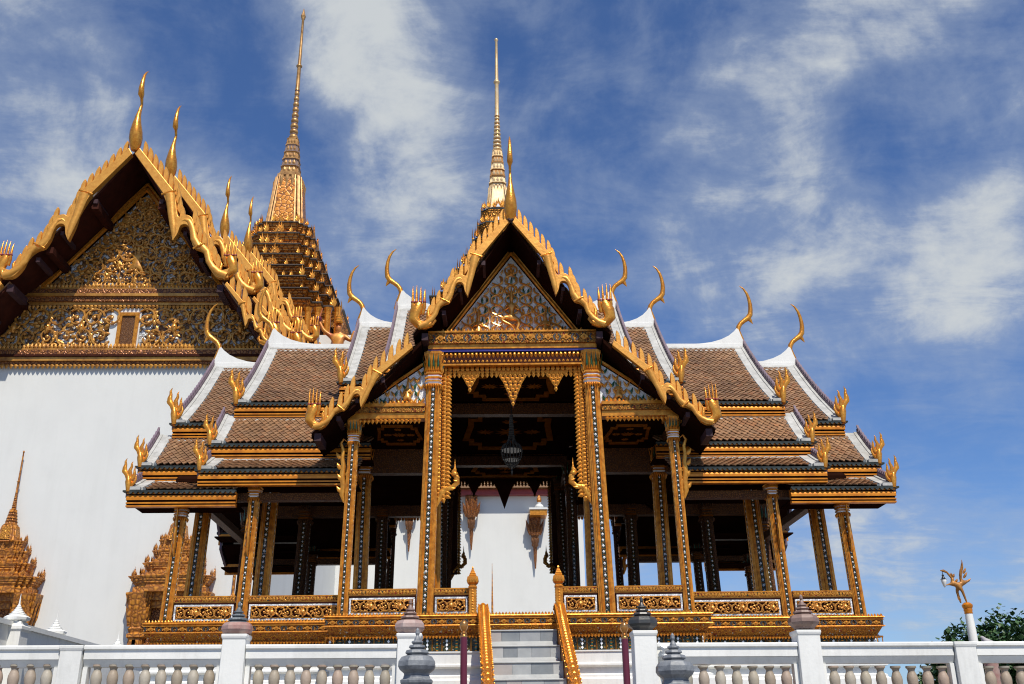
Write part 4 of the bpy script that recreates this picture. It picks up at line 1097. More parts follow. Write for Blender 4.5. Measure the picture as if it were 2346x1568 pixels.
# beams over the colonnades, ceilings
def beam(name, x0, x1, y0, y1, z0, z1, m_=LACQUER_SHADE): return ob(name, MB().box(x0, x1, y0, y1, z0, z1), m_, PAV)
for s in (-1, 1):
    for fb in (-1, 1):
        y = YC + fb * 3.26
        beam('wing_beam', s * 2.9, s * 5.98, y - .08, y + .08, 2.12, 2.25); y = YC + fb * 1.9
        beam('wing_beam', s * 1.62, s * 5.98, y - .1, y + .1, 2.95, 3.55)
        beam('wing_beam', s * 1.40, s * 1.56, YC + fb * 2.0, YC + fb * 3.85, 4.05, 4.25)
        beam('wing_beam', s * 2.74, s * 2.88, YC + fb * .05, YC + fb * 3.85, 3.25, 3.4)
    beam('end_beam', s * 5.78, s * 5.94, YC - 3.2, YC + 3.2, 2.35, 2.5)
    ob('ceiling_panel', MB().box(s * 1.58, s * 6.0, YC - 1.86, YC + 1.86, 3.19, 3.25), SOFFIT, PAV)
    for fb in (-1, 1):
        ob('ceiling_panel', MB().prism([(1.86, 3.3), (1.86, 3.36), (3.2, 2.55), (3.2, 2.49)], lambda v, z, c: (s * c, YC + fb * v, z), 2.95, 5.98, 0), SOFFIT, PAV)
        ob('ceiling_panel', MB().box(s * 1.58, s * 2.72, YC + fb * 1.98, YC + fb * 3.90, 3.42, 3.48), SOFFIT, PAV)
for y0, y1 in ((.14, 1.94), (2.18, 5.74), (5.98, 7.78)):
    ob('ceiling_panel', MB().box(-1.40, 1.40, y0, y1, 4.37, 4.42), SOFFIT, PAV)
for y in (2.06, 5.86): beam('cross_beam', -1.40, 1.40, y - .1, y + .1, 4.12, 4.34)
def rosette(cx, cy, z, w, d):
    b = MB()
    def ring(k, t):
        st = [(1, .45), (.86, .45), (.86, .72), (.66, .72), (.66, 1), (0, 1)]
        q = st + [(-x, y) for x, y in st[::-1][1:]]; q = q + [(-x, -y) for x, y in q[1:-1]]
        return [(cx + x * w * k, cy + y * d * k) for x, y in q]
    o1, o2 = ring(1, 0), ring(.86, 0); n = len(o1)
    b.v = [(x, y, z) for x, y in o1] + [(x, y, z) for x, y in o2] + [(x, y, z - .03) for x, y in o1] + [(x, y, z - .03) for x, y in o2]
    for i in range(n):
        j = (i + 1) % n
        b.f += [[2 * n + i, 2 * n + j, 3 * n + j, 3 * n + i], [i, j, 2 * n + j, 2 * n + i], [n + j, n + i, 3 * n + i, 3 * n + j]]; b.m += [0, 0, 0]
    for dx, dy, r in ((0, 0, .32), (-.5, 0, .2), (.5, 0, .2), (0, .55, .18), (0, -.55, .18)):
        for k in range(10): b.petal(T(cx + dx * w, cy + dy * d, z - .005) @ RX(90) @ RY(k * 36), .3 * r * w, r * min(w, d * 1.4), .02)
    return ob('ceiling_rosette', b, OCHRE, PAV)
rosette(-.02, 1.04, 4.368, .84, .78); rosette(0, 3.96, 4.368, 1.0, 1.3); rosette(0, 6.9, 4.368, .84, .7)
for s in (-1, 1): rosette(s * 2.1, 1.0, 3.418, .42, .6)

def railing(M, x0, x1, nsc):
    """low gilded railing between columns: moulded top rail, mirror-framed panel of scrollwork"""
    b = MB(); b.box(x0, x1, -.05, .05, .395, .415, 0); b.box(x0, x1, -.062, .062, .415, .485, 1); b.box(x0, x1, -.05, .05, .485, .505, 0)
    b.box(x0, x1, -.045, .045, .375, .393, 2); b.box(x0, x1, -.03, .045, .03, .372, 2)
    b.box(x0, x1, -.05, .045, .03, .085, 0)
    r = ob('railing', b, [GOLD_RIB, CARVED_FINE, SOFFIT_RED], PAV, M)
    b = MB(); w = .028
    b.box(x0 + .02, x1 - .02, -.046, -.02, .335, .335 + w); b.box(x0 + .02, x1 - .02, -.046, -.02, .10, .10 + w)
    b.box(x0 + .02, x0 + .02 + w, -.046, -.02, .128, .335); b.box(x1 - .02 - w, x1 - .02, -.046, -.02, .128, .335)
    ob('mirror_frame', b, MOSAIC_WHITE, r, M)
    b = MB(); g = .06
    b.box(x0 + g, x1 - g, -.05, -.03, .318, .332); b.box(x0 + g, x1 - g, -.05, -.03, .131, .145); b.box(x0 + g, x0 + g + .014, -.05, -.03, .145, .318); b.box(x1 - g - .014, x1 - g, -.05, -.03, .145, .318)
    ob('panel_frame', b, GOLD_RIB, r, M)
    L = x1 - x0 - 2 * g - .04; n = max(3, round(L / .125)); stp = L / n
    for k in range(n):
        x = x0 + g + .02 + (k + .5) * stp
        mask = (k % 4 == 2) if n > 4 else (k == n // 2 and n % 2 == 1)
        if mask: ob('mask_boss', BOSS, None, r, M @ T(x, -.05, .225) @ SC(.15, .14, .12))
        for dz, kk in ((.0, 1),) if not mask else ():
            pass
        ob('scroll', SC_GOLD[k % 2], None, r, M @ T(x, -.03, .231) @ SC(.185 * (1 if k % 2 else -1), .26, .18 * (1 if (k // 2) % 2 else -1)))
    q = MB()
    n = int((x1 - x0) / .055)
    for k in range(n): q.petal(T(x0 + (k + .5) * (x1 - x0) / n, -.064, .428) @ RX(0), .04, .05, .006, 0)
    ob('rail_petals', q, GOLD, r, M, kind='stuff')
for s in (-1, 1):
    a = lambda p, q: (min(s * p, s * q), max(s * p, s * q))
    for p, q in ((2.725, 1.62), (1.335, .765)): railing(MP, *a(p, q), 4)
    for p, q in ((5.75, 4.73), (4.51, 2.92)): railing(T(0, YC - 3.26, 0), *a(p, q), 6)
    b = MB(); b.box(*a(5.75, 4.73), YC + 3.2, YC + 3.3, .03, .5).box(*a(4.51, 2.92), YC + 3.2, YC + 3.3, .03, .5)
    for p, q in ((5.75, 4.73), (4.51, 2.92)): railing(T(0, YC + 3.26, 0) @ RZ(180), *sorted((-s * p, -s * q)), 6)
    for y0, y1 in ((-3.15, -2.05), (-1.75, 1.75), (2.05, 3.15)): railing(T(s * 5.86, YC, 0) @ RZ(90 * s), *sorted((s * y0 * 1.0, s * y1)), 6)

# gilded newels at the head of the stair
nw = MB()
nw.lathe([(.075, 0), (.075, .05), (.06, .065), (.06, .46), (.07, .47), (.07, .49), (.058, .50), (.058, .52), (.085, .55), (.09, .60), (.085, .645), (.055, .66), (.06, .675), (.045, .69), (.05, .70), (.034, .72), (.037, .73), (.022, .75), (.025, .76), (.012, .775), (.016, .795), (.003, .82)], RED1, (0, 0, 0), 0)
for a in range(4):
    for k in range(9): nw.petal(RZ(90 * a) @ T(0, -.058, .07 + k * .042), .06, .045, .012, 1)
    for u in (-.045, 0, .045): nw.petal(RZ(90 * a) @ T(u, -.086, .55), .045, .09, .012, 1)
NEWEL = nw.mesh('newel', [GOLD_RIB, GOLD])
for x in (-.70, .70): ob('newel', NEWEL, None, PAV, MP @ T(x, -.10, .02))
# ------------------------------------------------------------------ throne hall behind, left
XD, YF, YW = -14.4, 18.0, 20.0
HALL = thing('throne_hall', 'large white-walled throne hall with gilded gables and tall tiered spire behind the pavilion', 'temple hall', (XD, 30, GZ))
PED_LEAF_BIG = MB().petal(I4, .26, .5, .08).mesh("flame_leaf", [SCROLL_OLD])
BLADE_BIG = {1: blade_mesh(1, 2.25), -1: blade_mesh(-1, 2.25)}
HT = T(XD, 0, 0)
layers = [(18.0, 20.57), (22.4, 22.0), (31.8, 24.0), (37.0, 25.75)]
for i, (y, za) in enumerate(layers):
    for s in (-1, 1):
        barge(HALL, HT, (.06, za), (4.25, za - 5.81), s, y, .24, .385, 2.25, FINGERS, 1.9, single=(i < 2 and (s > 0 or i == 0)))
        barge(HALL, HT, (4.15, za - 5.95), (6.1, za - 8.5), s, y, .24, .385, 2.25, FINGERS, 1.8, single=(i == 0 and s > 0))
    ob('chofa', chofa_front(2.1).mesh('chofa', [GOLD], 60), None, HALL, T(XD, y, za + .05))
    y1 = layers[i + 1][0] if i + 1 < len(layers) else 44.0
    for s in (-1, 1):
        for pf in ([(0, za - .12), (1.4, za - 2.25), (2.9, za - 4.2), (4.35, za - 5.9)], [(4.0, za - 5.95), (5.0, za - 7.35), (6.25, za - 8.65)]):
            b = MB(); b.prism([(s * v, z) for v, z in pf + [(v, z - .14) for v, z in pf[::-1]]][::s], lambda a, z, c: (XD + a, c, z), y + .13, y1 + .6, 0)
            ob('roof_soffit', b, SOFFIT_RED, HALL)
            b = MB(); b.prism([(s * v, z + .10) for v, z in pf] + [(s * v, z + .01) for v, z in pf[::-1]], lambda a, z, c: (XD + a, c, z), y + .13, y1 + .6, 0)
            ob('roof_covering', b, TILE, HALL)
        for v, z in ((1.3, za - 2.35), (2.75, za - 4.3), (4.1, za - 5.95), (5.9, za - 8.6)): ob('purlin', MB().box(XD + s * v - .14, XD + s * v + .14, y + .2, y + 2.3, z - .32, z - .06), SOFFIT_RED, HALL)
    # infill behind the further gables
    b = MB(); b.prism([(-4.2, za - 6.2), (4.2, za - 6.2), (0, za - .5)], lambda a, z, c: (XD + a, c, z), y + 2.1, y + 2.3, 0)
    if i: ob('gable_infill', b, CARVED_BIG, HALL)
# walls
def wbox(n, x0, x1, y0, y1, z0, z1, m_=WALLW, par=None): return ob(n, MB().box(x0, x1, y0, y1, z0, z1), m_, par or HALL)
front = wbox('front_wall', XD - 6.2, XD + 6.2, YW, YW + .8, GZ, 12.1)
wbox('side_wall', XD + 5.6, XD + 6.2, YW + .8, 37.0, GZ, 12.1); wbox('side_wall', XD - 6.2, XD - 5.6, YW + .8, 37.0, GZ, 12.1)
wbox('crossing_wall', XD - 6.2, XD + 6.2, 41.0, 53.0, GZ, 22.0)
arm = wbox('arm_wall', XD + 6.2, 5.0, 37.0, 37.8, GZ, 11.3); wbox('arm_end_wall', 4.2, 5.0, 37.8, 50.0, GZ, 11.3)
# frieze and pediment: silver mosaic ground with gilded scrolls
HZ0, HZ1 = 12.72, 14.45
b = MB(); b.prism([(-6.05, 12.1), (6.05, 12.1), (4.3, 14.9), (-4.3, 14.9)], lambda a, z, c: (XD + a, c, z), YW + .02, YW + .5, 0)
HALL_GROUND = carved('hall_mosaic', (0.6, 0.6, 0.58), (0.16, 0.09, 0.04), 7, .3, .1, .12, spots=[(0, (0.66, 0.68, 0.68)), (0.35, (0.34, 0.19, 0.07)), (0.55, (0.5, 0.51, 0.5)), (0.8, (0.16, 0.075, 0.025))])
fz = ob('frieze', b, HALL_GROUND, HALL)
rr = random.Random(4)
def nich(x): return abs(x) < .62
for j in range(2):
    nx = 17 - j
    for k in range(nx + 1):
        z = HZ0 + .45 + j * .80; x = (k - nx / 2) * .68
        lim = 6.0 - (z - 12.1) * .625 - .35
        if abs(x) > lim or nich(x): continue
        ob('scroll', SC_OLD[k % 2], None, fz, T(XD + x, YW - .01, z) @ RY(rr.uniform(-25, 25)) @ SC((1 if (k + j) % 2 else -1) * .80, .9, (1 if j % 2 else -1) * .86))
for x in (-4.4, -3.1, -1.8, 1.8, 3.1, 4.4):
    ob('mask_boss', BOSS, None, fz, T(XD + x, YW - .1, 13.55) @ SC(.42))
for k in range(110):
    z = rr.uniform(12.75, 14.2); x = rr.uniform(-5, 5)
    if abs(x) > 6.0 - (z - 12.1) * .625 - .4 or nich(x): continue
    ob('flame_leaf', PED_LEAF_BIG, None, fz, T(XD + x, YW - .03, z) @ RY(rr.uniform(-90, 90)) @ SC(rr.uniform(.45, .75)))
ph, pz0, pz1 = 3.45, 15.28, 19.65
b = MB(); b.prism([(-ph, pz0), (ph, pz0), (0, pz1)], lambda a, z, c: (XD + a, c, z), YW + .02, YW + .3, 0)
pd = ob('pediment', b, HALL_GROUND, HALL)
b = MB()
for s in (-1, 1):
    for off, r_ in ((.12, .09), (.32, .06)):
        b.tube([(XD + s * (ph + off), YW - .12, pz0 - .05), (XD, YW - .12, pz1 + off * 1.25)], [r_, r_], None, 6)
ob('pediment_frame', b, GOLD_RIB, pd)
for i in range(7):
    z = pz0 + .36 + i * .57; half = ph * (pz1 - z - .30) / (pz1 - pz0); n = max(1, int(2 * half / .58))
    for k in range(n):
        x = -half + (k + .5) * 2 * half / n
        ob('scroll', SC_OLD[(k + i) % 2], None, pd, T(XD + x, YW - .02, z) @ RY(rr.uniform(-40, 40)) @ SC((-1 if x < 0 else 1) * rr.uniform(.64, .80), .9, rr.choice((-1, 1)) * rr.uniform(.62, .78)))
for k in range(190):
    z = pz0 + rr.uniform(.1, 3.9); half = ph * (pz1 - z - .35) / (pz1 - pz0)
    if half < .1: continue
    x = rr.uniform(-half, half)
    ob('flame_leaf', PED_LEAF_BIG, None, pd, T(XD + x, YW - .04, z) @ RY(math.copysign(rr.uniform(-20, 80), x)) @ SC(rr.uniform(.5, .85)))
# bird-like guardian in the middle of the pediment
GUARD = skin_mesh('guardian_relief', [(0, 0, 0), (0, -.1, .5), (0, -.12, .95), (0, -.1, 1.2), (0, -.16, 1.42), (0, -.1, 1.65), (0, -.05, 2.1),
                               (.45, -.1, 1.0), (.85, -.1, .75), (1.15, -.05, 1.25), (-.45, -.1, 1.0), (-.85, -.1, .75), (-1.15, -.05, 1.25),
                               (.4, -.15, -.15), (.55, -.1, -.6), (-.4, -.15, -.15), (-.55, -.1, -.6)],
                  [(0, 1), (1, 2), (2, 3), (3, 4), (4, 5), (5, 6), (2, 7), (7, 8), (8, 9), (2, 10), (10, 11), (11, 12), (0, 13), (13, 14), (0, 15), (15, 16)],
                  [.3, .26, .3, .13, .21, .15, .02, .16, .12, .05, .16, .12, .05, .22, .12, .22, .12], 1, [SCROLL_OLD])
ob('guardian_relief', GUARD, None, pd, T(XD, YW - .02, 16.25) @ SC(.5, .5, .55))
# cornices with leaf rows
def cornice(z0, hw, par, bands, rows):
    z = z0
    for h, d, m_ in bands:
        ob('cornice_band', MB().box(XD - hw, XD + hw, YW - d, YW + .3, z, z + h - .004), m_, par); z += h
    for zz, up, w, h, d in rows:
        q = MB(); n = int(2 * hw / w)
        for k in range(n):
            x = XD - hw + (k + .5) * 2 * hw / n
            q.petal(T(x, YW - d, zz) @ (I4 if up else RX(180) @ RZ(180)), w * .95, h, .05)
        ob('leaf_row', q, SCROLL_OLD, par, None, kind='stuff')
DARKGOLD = carved('dark_gilding', (0.30, 0.11, 0.025), (0.07, 0.02, 0.012), 8, 0.42, 0.4)
cornice(12.02, 6.35, front, ((.10, .16, DARKGOLD), (.16, .24, SCROLL_OLD), (.09, .30, SOFFIT_RED), (.20, .26, DARKGOLD), (.08, .20, SCROLL_OLD)), ((12.03, False, .17, .22, .14), (12.64, True, .15, .24, .16)))
cornice(14.52, 4.35, front, ((.12, .14, SCROLL_OLD), (.20, .22, DARKGOLD), (.12, .30, SCROLL_OLD), (.22, .24, DARKGOLD), (.08, .18, SCROLL_OLD)), ((14.53, False, .16, .2, .13), (15.26, True, .15, .24, .15)))
# little window in the frieze
b = MB(); b.box(XD - .72, XD + .45, YW - .06, YW + .01, 12.72, 14.4)
nw_ = ob('frieze_window', b, WALLW, HALL)
ob('window_frame', MB().box(XD - .40, XD - .26, YW - .14, YW - .065, 12.74, 14.2).box(XD + .26, XD + .40, YW - .14, YW - .065, 12.74, 14.2).box(XD - .26, XD + .26, YW - .14, YW - .065, 14.06, 14.2).box(XD - .26, XD + .26, YW - .14, YW - .065, 12.74, 12.84), GOLD_RIB, nw_)
ob('shutter', MB().box(XD - .255, XD + .255, YW - .09, YW - .065, 12.845, 14.055), LACQUER_SHADE, nw_)

# spired window surrounds on the front wall
ANTE_F = flame_antefix(1.0).mesh('antefix', [CARVED_FAR], 40); GAB_F = gablet(1.0).mesh('gablet', [CARVED_FAR, CARVED_FAR])
for s in (-1, 1):
    cx = XD + (2.9 if s > 0 else -3.12); cy = YW - .1
    w = ob('window_surround', MB().box(cx - 1.05, cx + 1.05, YW - .45, YW + .05, 3.05, 3.45).box(cx - .95, cx + .95, YW - .3, YW + .05, 2.8, 3.05), CARVED_FAR, HALL)
    ob('shutter', MB().box(cx - .8, cx - .03, YW - .12, YW + .02, GZ, 2.8).box(cx + .03, cx + .8, YW - .12, YW + .02, GZ, 2.8), DARKGOLD, w)
    for q in (-1, 1):
        b = MB(); prof = [(.42, GZ), (.42, GZ + .6), (.36, GZ + .7), (.34, .9), (.27, 1.2), (.25, 1.75), (.30, 1.8), (.30, 1.9), (.25, 1.95), (.30, 2.1), (.27, 2.15), (.36, 2.75), (.44, 3.25), (.44, 3.3)]
        prof = [(.30, GZ), (.27, .6), (.24, 1.75), (.30, 1.80), (.30, 1.9), (.24, 1.95), (.29, 2.08), (.24, 2.14), (.32, 2.7), (.46, 3.25), (.46, 3.3)]
        b.lathe(prof, RED2, (cx + q * 1.02, YW - .25, 0))
        for a in (0, 1, 3):
            for t in (-.5, 0, .5): b.petal(T(cx + q * 1.02, YW - .25, 2.15) @ RZ(90 * a) @ T(t * .5, -.26, 0) @ RX(10), .17, 1.05, .06)
            b.box(cx + q * 1.02 - .05, cx + q * 1.02 + .05, YW - .56, YW - .5, GZ, 1.7, 1)
        ob('pilaster', b, [CARVED_FAR, MOSAIC_DARK], w)
    tr = []; z = 3.3
    for hw, h in ((1.42, .60), (1.04, .52), (.79, .48), (.61, .42)): tr.append((z, z + h, hw)); z += h * .93
    tiered_tower(w, cx, cy, tr, CARVED_FAR, CARVED_FAR, ANTE_F, GAB_F, 9, RED3, True, .55, 3, 1.25)
    spire(w, cx, cy - .1, (z - .05, z + .60, z + 1.15, z + 1.75, z + 2.2, 8.55), CARVED_FAR, DARKGOLD, 1.15, .85, .8)

# tower over the crossing
YT = 47.0; tr = []; z = 24.0
for i in range(8):
    hw = (4.75, 4.28, 3.84, 3.42, 3.03, 2.66, 2.32, 2.0)[i]; hh_ = (1.15, .95, 1.1, 1.0, 1.05, .95, 1.05, 1.0)[i]; tr.append((z, z + hh_ + .02, hw)); z += hh_
ANTE_T = flame_antefix(.95).mesh('antefix', [GOLD], 40); GAB_T = gablet(1.25).mesh('gablet', [GOLD_RIB, CARVED_BIG])
ob('tower_drum', MB().lathe([(4.1, 0), (4.1, 2.4)], RED3, (XD, YT, 21.8)), SOFFIT, HALL)
TOWER_GOLD = carved('tower_gilding', (0.62, 0.235, 0.028), (0.14, 0.042, 0.010), 3.2, .4, .35, .16)
TOWER_EDGE = mat('tower_ledge', (0.07, 0.045, 0.03), (0.03, 0.025, 0.02), .5, 0, 2)
tiered_tower(HALL, XD, YT, tr, TOWER_GOLD, TOWER_EDGE, ANTE_T, GAB_T, 12, RED3, True, 1.0, 4, 1.75)
SPIRE_G = mat('spire_gilt', (0.56, 0.32, 0.11), (0.28, 0.13, 0.04), 0.38, 0.4, 2.5)
spire(HALL, XD, YT, (32.1, 37.0, 40.2, 44.6, 46.9, 51.6), SPIRE_G, STONE_BROWN, 4.4, 3.2, 3.05, panel=TOWER_GOLD)
ob('spire_bud', MB().lathe([(.06, 0), (.17, .3), (.2, .45), (.12, .7), (.02, 1.2)], C8, (XD, YT, 51.2)), SPIRE_G, HALL)
b = MB()
for k in range(7): b.lathe([(.24, 0), (.2, .3), (.2, 2.6), (.28, 2.9)], C8, (XD + 1.2 + k * .62, 41.2, 21.0))
ob('tower_colonnade', b, GOLD_RIB, HALL)
# guardian standing under the tower's corner, arms raised
gv = [(0, 0, 0), (0, 0, .5), (0, 0, .95), (0, 0, 1.15), (0, -.05, 1.4), (0, 0, 1.7), (0, 0, 2.3), (.42, 0, .95), (.8, -.1, .6), (1.0, -.1, 1.3), (-.42, 0, .95), (-.9, -.1, 1.3), (-1.25, -.1, 2.0), (-1.05, -.1, 2.8),
      (.3, 0, -.4), (.35, -.2, -1.1), (.3, 0, -1.8), (-.3, 0, -.4), (-.35, -.2, -1.1), (-.3, 0, -1.8)]
ge = [(0, 1), (1, 2), (2, 3), (3, 4), (4, 5), (5, 6), (2, 7), (7, 8), (8, 9), (2, 10), (10, 11), (11, 12), (12, 13), (0, 14), (14, 15), (15, 16), (0, 17), (17, 18), (18, 19)]
gr = [.36, .32, .38, .15, .27, .2, .03, .18, .14, .1, .18, .13, .1, .03, .25, .17, .12, .25, .17, .12]
ob('guardian_figure', skin_mesh('guardian_figure', gv, ge, gr, 1, [SKIN_RED]), None, HALL, T(-9.25, 40.4, 20.7))
b = MB(); b.lathe([(.3, 0), (.34, .1), (.26, .18), (.28, .3), (.18, .4), (.2, .5), (.1, .6), (.02, 1.3)], C8, (-9.25, 40.35, 22.45)); ob('guardian_crown', b, GOLD, HALL)
ob('guardian_bracelet', MB().lathe([(.16, -.16), (.22, 0), (.16, .16)], C8, (-10.5, 40.3, 22.75)), MAROON, HALL)

# right arm of the hall: roof hidden behind the pavilion, beam and brackets under its eave
b = MB(); b.prism([(36.2, 11.3), (43.5, 16.5), (50.8, 11.3), (50.8, 11.1), (43.5, 16.2), (36.2, 11.1)], lambda y, z, c: (c, y, z), XD + 6.2, 5.6, 0)
ob('arm_roof', b, TILE, HALL)
ob('red_beam', MB().box(XD + 6.2, 5.2, 36.55, 36.99, 10.8, 11.08), RED, HALL); ob('gilt_beam', MB().box(XD + 6.2, 5.2, 36.5, 36.98, 11.083, 11.25), DARKGOLD, HALL)
for x, zt in ((-4.35, 10.7), (-1.03, 10.75), (2.37, 9.75)):
    b = MB(); kz = 1.0
    b.lathe([(.04, 0), (.10, .5), (.14, 1.15), (.24, 1.2), (.24, 1.3), (.16, 1.35), (.2, 1.6), (.3, 1.75), (.3, 1.85), (.34, 2.0), (.30, 2.3), (.42, 2.9)], [(x_, y_ * .6) for x_, y_ in C8], (0, 0, 0), 0)
    for sx, a, hh in ((-.16, -12, 1.2), (.16, 12, 1.2), (0, 0, 1.35), (-.3, -20, .9), (.3, 20, .9)): b.petal(T(sx, -.2, 1.75) @ RY(a), .28, hh, .1, 0)
    for sx in (-.2, .2, 0): b.petal(T(sx, -.18, 1.6) @ RX(180) @ RZ(180) @ RY(sx * 60), .2, .55, .06, 1)
    ob('wall_bracket', b, [DARKGOLD, LACQUER_SHADE], HALL, T(x, 36.75, zt - 2.9) @ SC(.8, 1, 1))
b = MB(); b.box(2.1, 3.0, 36.0, 36.9, 9.55, 9.85, 0); b.box(2.05, 3.05, 35.95, 36.9, 9.853, 9.95, 1)
b.lathe([(.2, 0), (.24, .12), (.2, .22), (.1, .28), (.12, .36)], C12, (2.62, 36.4, 9.95), 1); b.lathe([(.11, 0), (.14, .15), (.08, .32), (.03, .42)], C8, (2.62, 36.4, 10.3), 2)
ob('wall_shelf', b, [GOLD_RIB, WALLW, CARVED_FAR], HALL)
# slender finials that show through the open pavilion
for x, y, zt, h in ((-.02, 30.0, 6.0, 3.6), (-9.2, 19.2, 5.2, 3.0)):
    b = MB(); b.lathe([(.16, 0), (.18, .15), (.12, .25), (.13, .5), (.09, .6), (.095, .9), (.05, 1.0), (.05, 1.6), (.008, h)], C8, (0, 0, 0))
    o = ob('spire_finial', b, [CARVED_FAR], None, T(x, y, zt - h)); 
    b2 = MB().lathe([(.3, 0), (.22, .6), (.17, zt - h - GZ)], C8, (x, y, GZ)); ob('stem', b2, LIME, o)
    tagged(o, 'thin gilded finial seen through the open middle of the pavilion' if x > -5 else 'thin gilded finial seen through the left wing of the pavilion', 'finial')
# ------------------------------------------------------------------ marble stair with naga rails
ST = thing('staircase', 'white marble stair with gilded naga handrails climbing to the pavilion', 'staircase', (.1, -2.4, GZ))
cxs = lambda y: .03 + .055 * (-y - .4)
rs = random.Random(21)
n = 0; y, z = -.5, -.215
rt_cols = [mat('marble_%s' % k, c, c2, .3, 0, 6, .03, 30) for k, c, c2 in (('pale', (.40, .41, .40), (.33, .34, .335)), ('grey', (.25, .265, .27), (.19, .205, .215)), ('warm', (.42, .385, .36), (.36, .33, .305)), ('white', (.47, .475, .46), (.40, .405, .40)), ('mid', (.33, .34, .34), (.27, .28, .285)))]
while z > GZ + .05:
    hw = .545; c = cxs(y)
    t = ob('step', MB().box(c - hw, c + hw, y, y + .34, z - .022, z), rt_cols[0], ST, bevel=.005)
    x = c - hw; cuts = [0]
    while cuts[-1] < 1: cuts.append(cuts[-1] + rs.choice((.2, .26, .3)))
    cuts[-1] = 1
    if cuts[-1] - cuts[-2] < .1: cuts.pop(-2)
    last = None
    zb = max(GZ, z - .265 + .0)
    for a, b_ in zip(cuts, cuts[1:]):
        m_ = rs.choice([q for q in rt_cols if q is not last]); last = m_
        ob('riser_block', MB().box(c - hw + a * 2 * hw + .0015, c - hw + b_ * 2 * hw - .0015, y + .016 + rs.uniform(0, .003), y + .10, zb, z - .024), m_, t)
    y -= .3; z -= .262; n += 1
yb_, zb_ = y + .3, z + .262
ob('stair_core', MB().prism([(-.1, -.30), (-.1, GZ), (yb_ + .1, GZ), (-.38, -.30)], lambda yy, zz, c: (c, yy, zz), -.46, .56, 0), rt_cols[0], ST)
# head sill carrying the gilded band across the stair is the platform itself; rails:
NAGA = carved('naga_scales', (0.60, 0.22, 0.02), (0.26, 0.07, 0.01), 55, .35, .3, .2)
for s in (-1, 1):
    pts = []; rad = []
    for yy, zz, r_ in ((-.16, .02, .05), (-.24, .10, .075), (-.34, .125, .085), (-.44, .085, .088), (-.54, -.01, .088), (-.66, -.13, .088), (-.9, -.345, .09), (-1.2, -.61, .092), (-1.5, -.875, .094), (-2.1, -1.40, .096), (-2.7, -1.925, .098), (-3.3, -2.45, .1), (-3.9, -2.97, .1), (-4.2, -3.2, .1), (-4.4, -3.15, .09), (-4.5, -2.9, .07)):
        pts.append((cxs(yy) + s * (.60 + .01 * (-yy)), yy, zz)); rad.append(r_)
    b = MB(); b.tube(pts, rad, [r_ * .92 for r_ in rad], 12, (1, 0, 0))
    o = ob('naga_rail', b, NAGA, ST, None, 60)
    q = MB()
    for i in range(70):
        f = i / 70 * 12.0 + .9; k = int(f); k = min(k, len(pts) - 2); u = f - k
        p = Vector(pts[k]).lerp(Vector(pts[k + 1]), u); d = (Vector(pts[k + 1]) - Vector(pts[k])).normalized()
        nn = Vector((1, 0, 0)).cross(d); nn = nn if nn.z > 0 else -nn
        if nn.y > 0: pass
        r_ = rad[k]
        for side in (-.62, 0, .62):
            pos = p + (nn * math.cos(side * 1.3) + Vector((1, 0, 0)) * math.sin(side * 1.3)) * r_ * .99
            Mx = Matrix(((1, -nn.x, -d.x, pos.x), (0, -nn.y, -d.y, pos.y), (0, -nn.z, -d.z, pos.z), (0, 0, 0, 1)))
            q.petal(Mx @ RZ(-math.degrees(side * 1.3)), .06, .075, .012)
    ob('naga_scales', q, GOLD_FASCIA, o, kind='stuff')
    q = MB()
    for i in range(110):
        f = i / 110 * 12.0 + 1; k = min(int(f), len(pts) - 2); u = f - k
        p = Vector(pts[k]).lerp(Vector(pts[k + 1]), u)
        for sx in (-1, 1): q.lathe([(.004, -.012), (.012, 0), (.004, .012)], circ(6), (p.x + sx * rad[k] * .95, p.y, p.z + .02))
    ob('rail_beads', q, GOLD, o, kind='stuff')
    ob('rail_wall', MB().prism([(-.36, .06), (-.36, GZ), (-4.3, GZ), (-4.3, -3.35)], lambda yy, zz, c: (c + cxs(yy), yy, zz), s * .555, s * .64, 0), GOLD_FASCIA, o)

# ------------------------------------------------------------------ white balustrades along the terrace
BY = -4.6
SHEAR = Matrix(((1, 0, 0, 0), (0, 1, 0, 0), (-.0125, 0, 1, 0), (0, 0, 0, 1)))    # the terrace falls slightly to the right
ZT = -.815
bal = MB()
bal.lathe([(.060, 0), (.060, .02), (.046, .03), (.036, .055), (.046, .08), (.060, .12), (.063, .155), (.058, .20), (.044, .26), (.036, .30), (.052, .315), (.052, .33), (.043, .34), (.05, .38), (.066, .41), (.066, .44)], C12)
bal.v = [(x, y_, -z_) for x, y_, z_ in bal.v]; bal.f = [f[::-1] for f in bal.f]
BAL = bal.mesh('baluster', [BALUSTER], 50)
def finial_profile(k=1.0):
    p = [(.004, 0), (.018, -.02), (.022, -.05), (.014, -.07), (.03, -.10), (.034, -.115), (.055, -.122), (.058, -.135), (.04, -.150), (.075, -.160), (.082, -.178), (.06, -.192), (.105, -.204), (.116, -.228), (.092, -.244), (.15, -.262), (.178, -.30), (.182, -.345), (.165, -.375), (.125, -.405), (.12, -.425)]
    return [(r * k, z_ * k) for r, z_ in p[::-1]]
